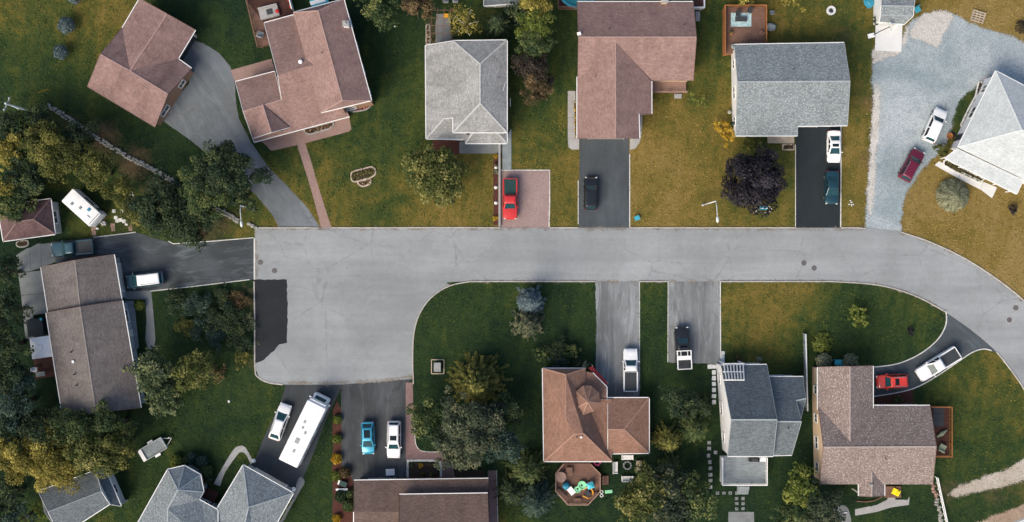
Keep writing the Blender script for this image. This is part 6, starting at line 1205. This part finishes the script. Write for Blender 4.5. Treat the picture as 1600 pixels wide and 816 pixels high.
# garden lamp bottom left
b = G(42,783); t = thing('garden_lamp', 'white garden lamp post left of the outbuilding', 'lamp post', b); MB().tube([b, b + Vector((0, 0, 2.6))], .05, 8).build('pole', M['pole'], t); MB().lathe([(.1, 2.6), (.2, 2.7), (.2, 2.95), (.05, 3.1)], b, 10).build('lantern', M['white_plastic'], t)
for x, y, r, lb in ((399,718,.3,'white globe lamp at the left end of the turreted garage'), (461,762,.3,'white globe lamp at the right end of the turreted garage')):
    b = G(x, y); t = thing('globe_lamp', lb, 'lamp', b, group='globe lamps'); MB().tube([b, b + Vector((0, 0, .7))], .06, 8).build('post', M['charcoal'], t); MB().blob((b.x, b.y, .95), (r, r, r), jit=.03, n=12, m=8).build('globe', M['white_plastic'], t, smooth=True)
# basketball stand and pad
o = MB().prism(ccw([G2(1368,36), G2(1410,36), G2(1408,81), G2(1367,79)]), 0, .08).build('concrete_slab', M['concrete_white'], None); tag(o, 'white concrete play slab below the grey shed', 'slab'); SHEETS.append([(1368,36),(1410,36),(1408,81),(1367,79)])
b = G(1361,56); t = thing('basketball_hoop', 'portable basketball hoop standing beside the white slab', 'basketball hoop', b, R(14)); MB().box((0, 0, .12), (1.0, .65, .24), 0, 0, .85).build('base', M['white_plastic'], t); MB().box((0, 0, .03), (1.15, .75, .06)).build('frame', M['black'], t); MB().tube([(.3, 0, .2), (.45, 0, 2.2), (1.5, .15, 3.0)], .06, 8).build('pole', M['black'], t); bb = MB(); bb.box((1.55, .15, 3.2), (.04, 1.15, .8)); MB().box((1.6, .15, 2.9), (.03, .5, .04)).build('bracket', M['black'], t); bb.build('backboard', M['pole'], t); MB().tube([(1.85 + .23 * math.cos(a), .15 + .23 * math.sin(a), 3.0) for a in np.linspace(0, 6.283, 14)], .02, 5).build('rim', M['orange_plastic'], t)
q = G(1432,16); t = thing('plastic_chair', 'turquoise plastic chair right of the grey shed', 'chair', q, R(-60)); MB().box((0, 0, .35), (.75, .75, .1)).build('seat', M['teal_plastic'], t); MB().box((-.36, 0, .65), (.1, .75, .6)).build('backrest', M['teal_plastic'], t)
for a, b_ in ((-.3, -.3), (.3, -.3), (.3, .3), (-.3, .3)): MB().box((a, b_, .15), (.08, .08, .3)).build('leg', M['teal_plastic'], t)
q = G(1357,5); t = thing('tarpaulin', 'crumpled blue tarpaulin left of the grey shed', 'tarpaulin', q); MB().blob((q.x, q.y, .25), (.65, .85, .4), jit=.3, n=9).build('sheet', M['blue_plastic'], t)
q = G(1527,27); t = thing('pallet', 'pale timber pallet crate on the dry lawn at the top right', 'pallet', q, R(-17))
for k in range(5): MB().box((0, -.68 + k * .34, .32), (1.7, .16, .04)).build('slat', M['wood_pale'], t)
for x in (-.78, -.25, .25, .78): MB().box((x, 0, .22), (.12, 1.5, .12)).build('beam', M['wood_pale'], t)
for s in (-1, 1): MB().box((s * .85, 0, .2), (.05, 1.55, .4)).build('side', M['wood_pale'], t)
q = G(995,341); t = thing('recycling_box', 'blue recycling box on the lawn by the road', 'box', q, R(25)); MB().box((0, 0, .22), (.62, .5, .44), 0, 0, 1.1).build('tub', M['blue_plastic'], t); MB().box((0, 0, .45), (.72, .6, .04)).build('lid', M['teal_plastic'], t)
q = G(1190,327); t = thing('garden_swing', 'white garden swing seat under the purple maple', 'swing', q, 0)
for s in (-1, 1):
    MB().beam((s * .9, -.5, 0), (s * .9, 0, 1.8), .06, .06).build('leg', M['white'], t); MB().beam((s * .9, .5, 0), (s * .9, 0, 1.8), .06, .06).build('leg', M['white'], t)
MB().beam((-1.1, -.45, .1), (1.2, -.45, .1), .06, .06).build('ground_bar', M['wood_pale'], t); MB().box((.1, .1, .5), (1.1, .5, .06)).build('seat', M['blue_plastic'], t); MB().beam((-.9, 0, 1.8), (.9, 0, 1.8), .07, .07).build('top_bar', M['white'], t)
q = G(684,573); t = thing('utility_box', 'pale grey utility box framed by timber on the dark lawn', 'utility box', q, 0); MB().box((0, 0, .45), (.85, 1.15, .9)).build('cabinet', M['pole'], t); MB().box((0, 0, .92), (.92, 1.22, .06)).build('lid', M['concrete'], t)
for a, b_, w_, l_ in ((-.85, 0, .12, 1.95), (.85, 0, .12, 1.95), (0, .95, 1.58, .12), (0, -.95, 1.58, .12)): MB().box((a, b_, .07), (w_, l_, .14)).build('timber', M['wood_pale'], t)
q = G(610.5,737); t = thing('white_bench', 'white plastic storage bench in front of the chocolate roofed garage', 'bench', q, R(3)); MB().box((0, 0, .25), (1.1, .72, .5)).build('body', M['white_plastic'], t); MB().box((0, 0, .53), (1.18, .8, .07)).build('lid', M['white'], t); MB().box((0, .42, .7), (1.1, .08, .4)).build('backrest', M['white_plastic'], t)
q = G(535,764); t = thing('plank_bench', 'white plank bench across the long mulch bed', 'bench', q, 0); MB().box((0, 0, .45), (1.6, .28, .06)).build('seat', M['white'], t)
for s in (-.6, .6): MB().box((s, 0, .21), (.1, .24, .42)).build('leg', M['white'], t)
q = G(537,755); t = thing('garden_cart', 'green and white garden cart in the mulch bed', 'cart', q, R(-20)); MB().box((0, 0, .4), (.9, .6, .35), 0, 0, 1.15).build('tub', M['green_tarp'], t); MB().box((-.55, 0, .45), (.35, .55, .2)).build('bag', M['white_plastic'], t); MB().tube([(.2, -.4, .2), (.2, -.34, .2)], .2, 10).build('wheel', M['tyre'], t); MB().tube([(.2, .34, .2), (.2, .4, .2)], .2, 10).build('wheel', M['tyre'], t)
q = G(1398,768); t = thing('ride_on_toy', 'yellow ride on toy truck by the porch of the flecked roof house', 'toy', q, R(-25)); MB().box((0, 0, .35), (.95, .75, .35), 0, 0, 1.12).build('tub', M['yellow_plastic'], t); MB().box((.25, 0, .6), (.35, .6, .25), 0, 0, .8).build('hood', M['yellow_plastic'], t)
for a in (-.35, .35):
    for b_ in (-.4, .4): MB().tube([(a, b_ - .05, .16), (a, b_ + .05, .16)], .16, 10).build('wheel', M['tyre'], t)
deck('porch', 'brown plank porch beside the entry gable of the flecked roof house', [(1382,760),(1382,778),(1408,778),(1408,760)], .3, 'wood_brown', [], 0)
o = strip('entry_edging', [(1338,783),(1352,784),(1366,782),(1378,776)], .15, .2, M['wood_brown'], kind=None, label='curved timber edging below the entry gable', cat='edging')
sheet('paved_circle', smooth_line([(1300,800),(1308,792),(1320,790),(1327,800),(1328,820),(1300,822)], 4, True), .012, M['concrete_dim']); o = strip('white_pole', [(1309,803),(1323,800.5)], .12, .12, M['white'], z0=.06, kind=None, label='white pole lying on the paved circle at the bottom right', cat='pole')
# white ladder like fence with stones at the right of the flecked house
t = thing('picket_fence', 'white rail fence running down beside the flecked roof house', 'fence', G(1462,745)); a, b = G(1461,745), G(1484,850)
for s, z in ((0, .95), (0, .45)): MB().beam(a + Vector((0, 0, z)), b + Vector((0, 0, z)), .1, .12).build('rail', M['white'], t)
for k in range(12): p = a.lerp(b, k / 11); MB().box((p.x, p.y, .5), (.11, .11, 1.05)).build('post', M['white'], t)
t = thing('rock_edging', 'row of pale rocks beside the white rail fence', 'stone wall', G(1456,752))
for k in range(22): x, y = 1456 + k * .95 + random.uniform(-2, 2), 751 + k * 4.1; q = G(x, y); MB().blob((q.x, q.y, .1), (random.uniform(.2, .4), random.uniform(.2, .35), random.uniform(.15, .28)), jit=.25, n=6, m=4).build('rock', M['wood_pink'] if k < 7 else M['stone'], t)
# trellis arbour behind the pale grey house
t = thing('arbour', 'brown open rafter arbour behind the pale grey house', 'arbour', G(690,36)); z = 2.4
for x in (674, 684, 694, 704): MB().beam(G(x,12,z), G(x - 1,60,z), .07, .1).build('rafter', M['wood_brown'], t)
for y in (16, 28, 40, 52): MB().beam(G(671,y,z + .1), G(708,y,z + .1), .06, .08).build('batten', M['wood_brown'], t)
for x, y in ((673,14),(706,14),(673,58),(706,58)): p = G(x, y, z); MB().box((p.x, p.y, z / 2), (.12, .12, z)).build('post', M['wood_brown'], t)
sheet('concrete_apron', [(682,22),(702,22),(706,66),(680,66)], .012, M['concrete_dim'], jit=.4)
q = G(697,26,.4); t = thing('yellow_crate', 'yellow orange crate under the open rafter arbour', 'crate', q, 0); MB().box((0, 0, .3), (.6, .5, .5), 0, 0, 1.1).build('box', M['orange_plastic'], t)
for x, lb in ((697, 'left'), (712, 'right')): chair('pale grey chair at the top edge above the arbour, ' + lb, x, 2, R(90), M['concrete'], 0, 1.4)
for x, y, lb in ((617,41,'small white stake on the lawn left of the arbour'), (358,627,'small white stone on the lawn right of the gold green tree')): q = G(x, y); o = MB().blob((q.x, q.y, .08), (.16, .2, .12)).build('marker_stone', M['stone_white'], None); tag(o, lb, 'stone')
q = G(1330,317); t = thing('stone_cluster', 'cluster of pale stones on the grass strip near the road', 'stones', q)
for k in range(7): MB().blob((q.x + random.uniform(-.35, .35), q.y + random.uniform(-.5, .5), .05), (.12, .1, .09), n=6, m=4).build('stone', M['stone_white'], t)
q = G(1482,213); t = thing('terracotta_pot', 'terracotta pot by the side door of the white house', 'planter', q); MB().lathe([(.25, 0), (.42, .4), (.45, .46), (.38, .46), (.3, .3)], q, 14).build('pot', M['wood_orange'], t); q = G(1489,211); t = thing('door_mat', 'black door mat at the side door of the white house', 'mat', q, R(-27)); MB().box((0, 0, .03), (.6, .85, .05)).build('mat', M['black'], t)
q = G(1557,122); o = MB().prism(ccw([G2(1534,124), G2(1542,116), G2(1556,122), G2(1548,131)]), 0, .12).build('utility_pad', M['concrete'], None); tag(o, 'grey concrete pad at the upper corner of the white house', 'slab')
# pebbles scattered along the gravel edges and grass tufts along lawn edges: nobody could count them
mb = MB()
for k in range(1500):
    x, y = random.choice([(random.uniform(1352,1374), random.uniform(130,350)), (random.gauss(1448,18), random.gauss(45,16)), (random.uniform(1405,1600), random.uniform(40,60) + 0), (random.gauss(1412,3), random.uniform(300,355))])
    if 1405 < x < 1600 and y < 64 and x > 1490: y = 30 + (x - 1490) * .33 + random.gauss(0, 5)
    q = G(x, y); s = random.uniform(.02, .06); mb.box((q.x, q.y, .03), (s * 1.3, s, s), random.uniform(0, 3), 0, .7)
pb = mb.build('pebbles', M['gravel_pale'], None); tag(pb, 'loose pale pebbles along the edges of the gravel yard', 'gravel', kind='stuff')

# ------------------------------------------------------------------ grass tufts and fallen leaves: nobody could count them
def grass_points(n, x0=-6, x1=1606, y0=-6, y1=822):
    px = rng.uniform(x0, x1, n); py = rng.uniform(y0, y1, n); ok = np.ones(n, bool)
    for poly in SHEETS:
        q = np.array(poly, float); a, b = q.min(0), q.max(0); m = np.where(ok & (px > a[0]) & (px < b[0]) & (py > a[1]) & (py < b[1]))[0]
        if not len(m): continue
        ins = np.zeros(len(m), bool); X_, Y_ = px[m], py[m]
        for i in range(len(q)):
            ax, ay = q[i]; bx, by = q[(i + 1) % len(q)]
            if abs(by - ay) > 1e-9: ins ^= ((ay > Y_) != (by > Y_)) & (X_ < (bx - ax) * (Y_ - ay) / (by - ay) + ax)
        ok[m[ins]] = False
    return px[ok], py[ok]
SHEETS.append(smooth_line(top_edge, 8) + smooth_line(low_edge, 8) + [(600,596),(530,601),(446,601),(420,598),(405,590),(399,576),(398,480),(398,360)])
def tuftmat():
    t = NT('grass_blades'); d = t.n('ShaderNodeAttribute', attribute_name='tone').outputs['Fac']
    col = t.ramp(d, [(0.0, (.016, .038, .018)), (0.25, (.037, .067, .021)), (0.45, (.082, .101, .026)), (0.62, (.165, .140, .033)), (0.82, (.245, .178, .052)), (1.0, (.30, .225, .085))])
    return t.fin(col, .9, .1)
px, py = grass_points(190000); X_ = (px - CX) / PPM; Y_ = (CY - py) / PPM; n = len(X_); dry_shade = field(DRY_SHADE, X_, Y_, 4.0, .35); barev = fmax(BARE, X_, Y_, 2.3)
def lumps(x, y, s, seed):
    r_ = np.random.default_rng(seed); o = np.zeros_like(x)
    for k in range(6): a = r_.uniform(0, 6.28); f = s * r_.uniform(.6, 1.8); o += np.sin((x * math.cos(a) + y * math.sin(a)) * f + r_.uniform(0, 6.28) + 1.3 * np.sin((x * math.sin(a) - y * math.cos(a)) * f * .7))
    return o / 6
keepm = (rng.uniform(0, 1, n) > barev * .9) & (rng.uniform(0, 1, n) < .62 + .5 * lumps(X_, Y_, 1.3, 4)); X_, Y_, dry_shade = X_[keepm], Y_[keepm], dry_shade[keepm]; n = len(X_)
tone = np.clip(dry_shade, 0, 1) * .92 + .22 * lumps(X_, Y_, .55, 5) + .13 * lumps(X_, Y_, 2.4, 6) + rng.normal(0, .06, n)  # tufts take the same dryness and painted shade as the ground
hgt = rng.uniform(.03, .09, n); P = np.stack([X_, Y_, hgt], 1); N = rng.normal(0, .55, (n, 3)); N[:, 2] = 1.0
g = leaves('grass', P, N, np.full(n, .23), .55, tone, tuftmat(), None); tag(g, 'short mown grass of the lawns round the houses', 'grass', kind='stuff')
px, py = grass_points(5000); sel = []
for tx, ty, rr in ((680,280,95),(1178,290,110),(150,260,170),(300,330,120),(120,720,160),(745,680,130),(1050,740,120),(838,80,80),(290,600,90),(1160,10,70),(1240,20,60),(1250,780,70)): sel.append(np.exp(-((px - tx) ** 2 + (py - ty) ** 2) / (2 * (rr * .55) ** 2)))
k = rng.uniform(0, 1, len(px)) < np.max(sel, 0) * .55; px, py = px[k], py[k]; n = len(px); P = np.stack([(px - CX) / PPM, (CY - py) / PPM, rng.uniform(.08, .12, n)], 1); N = rng.normal(0, .25, (n, 3)); N[:, 2] = 1
g = leaves('fallen_leaves', P, N, np.full(n, .10), .8, rng.uniform(0, .75, n), LM['gold'], None); tag(g, 'yellow and brown leaves fallen on the grass under the trees', 'leaf litter', kind='stuff')
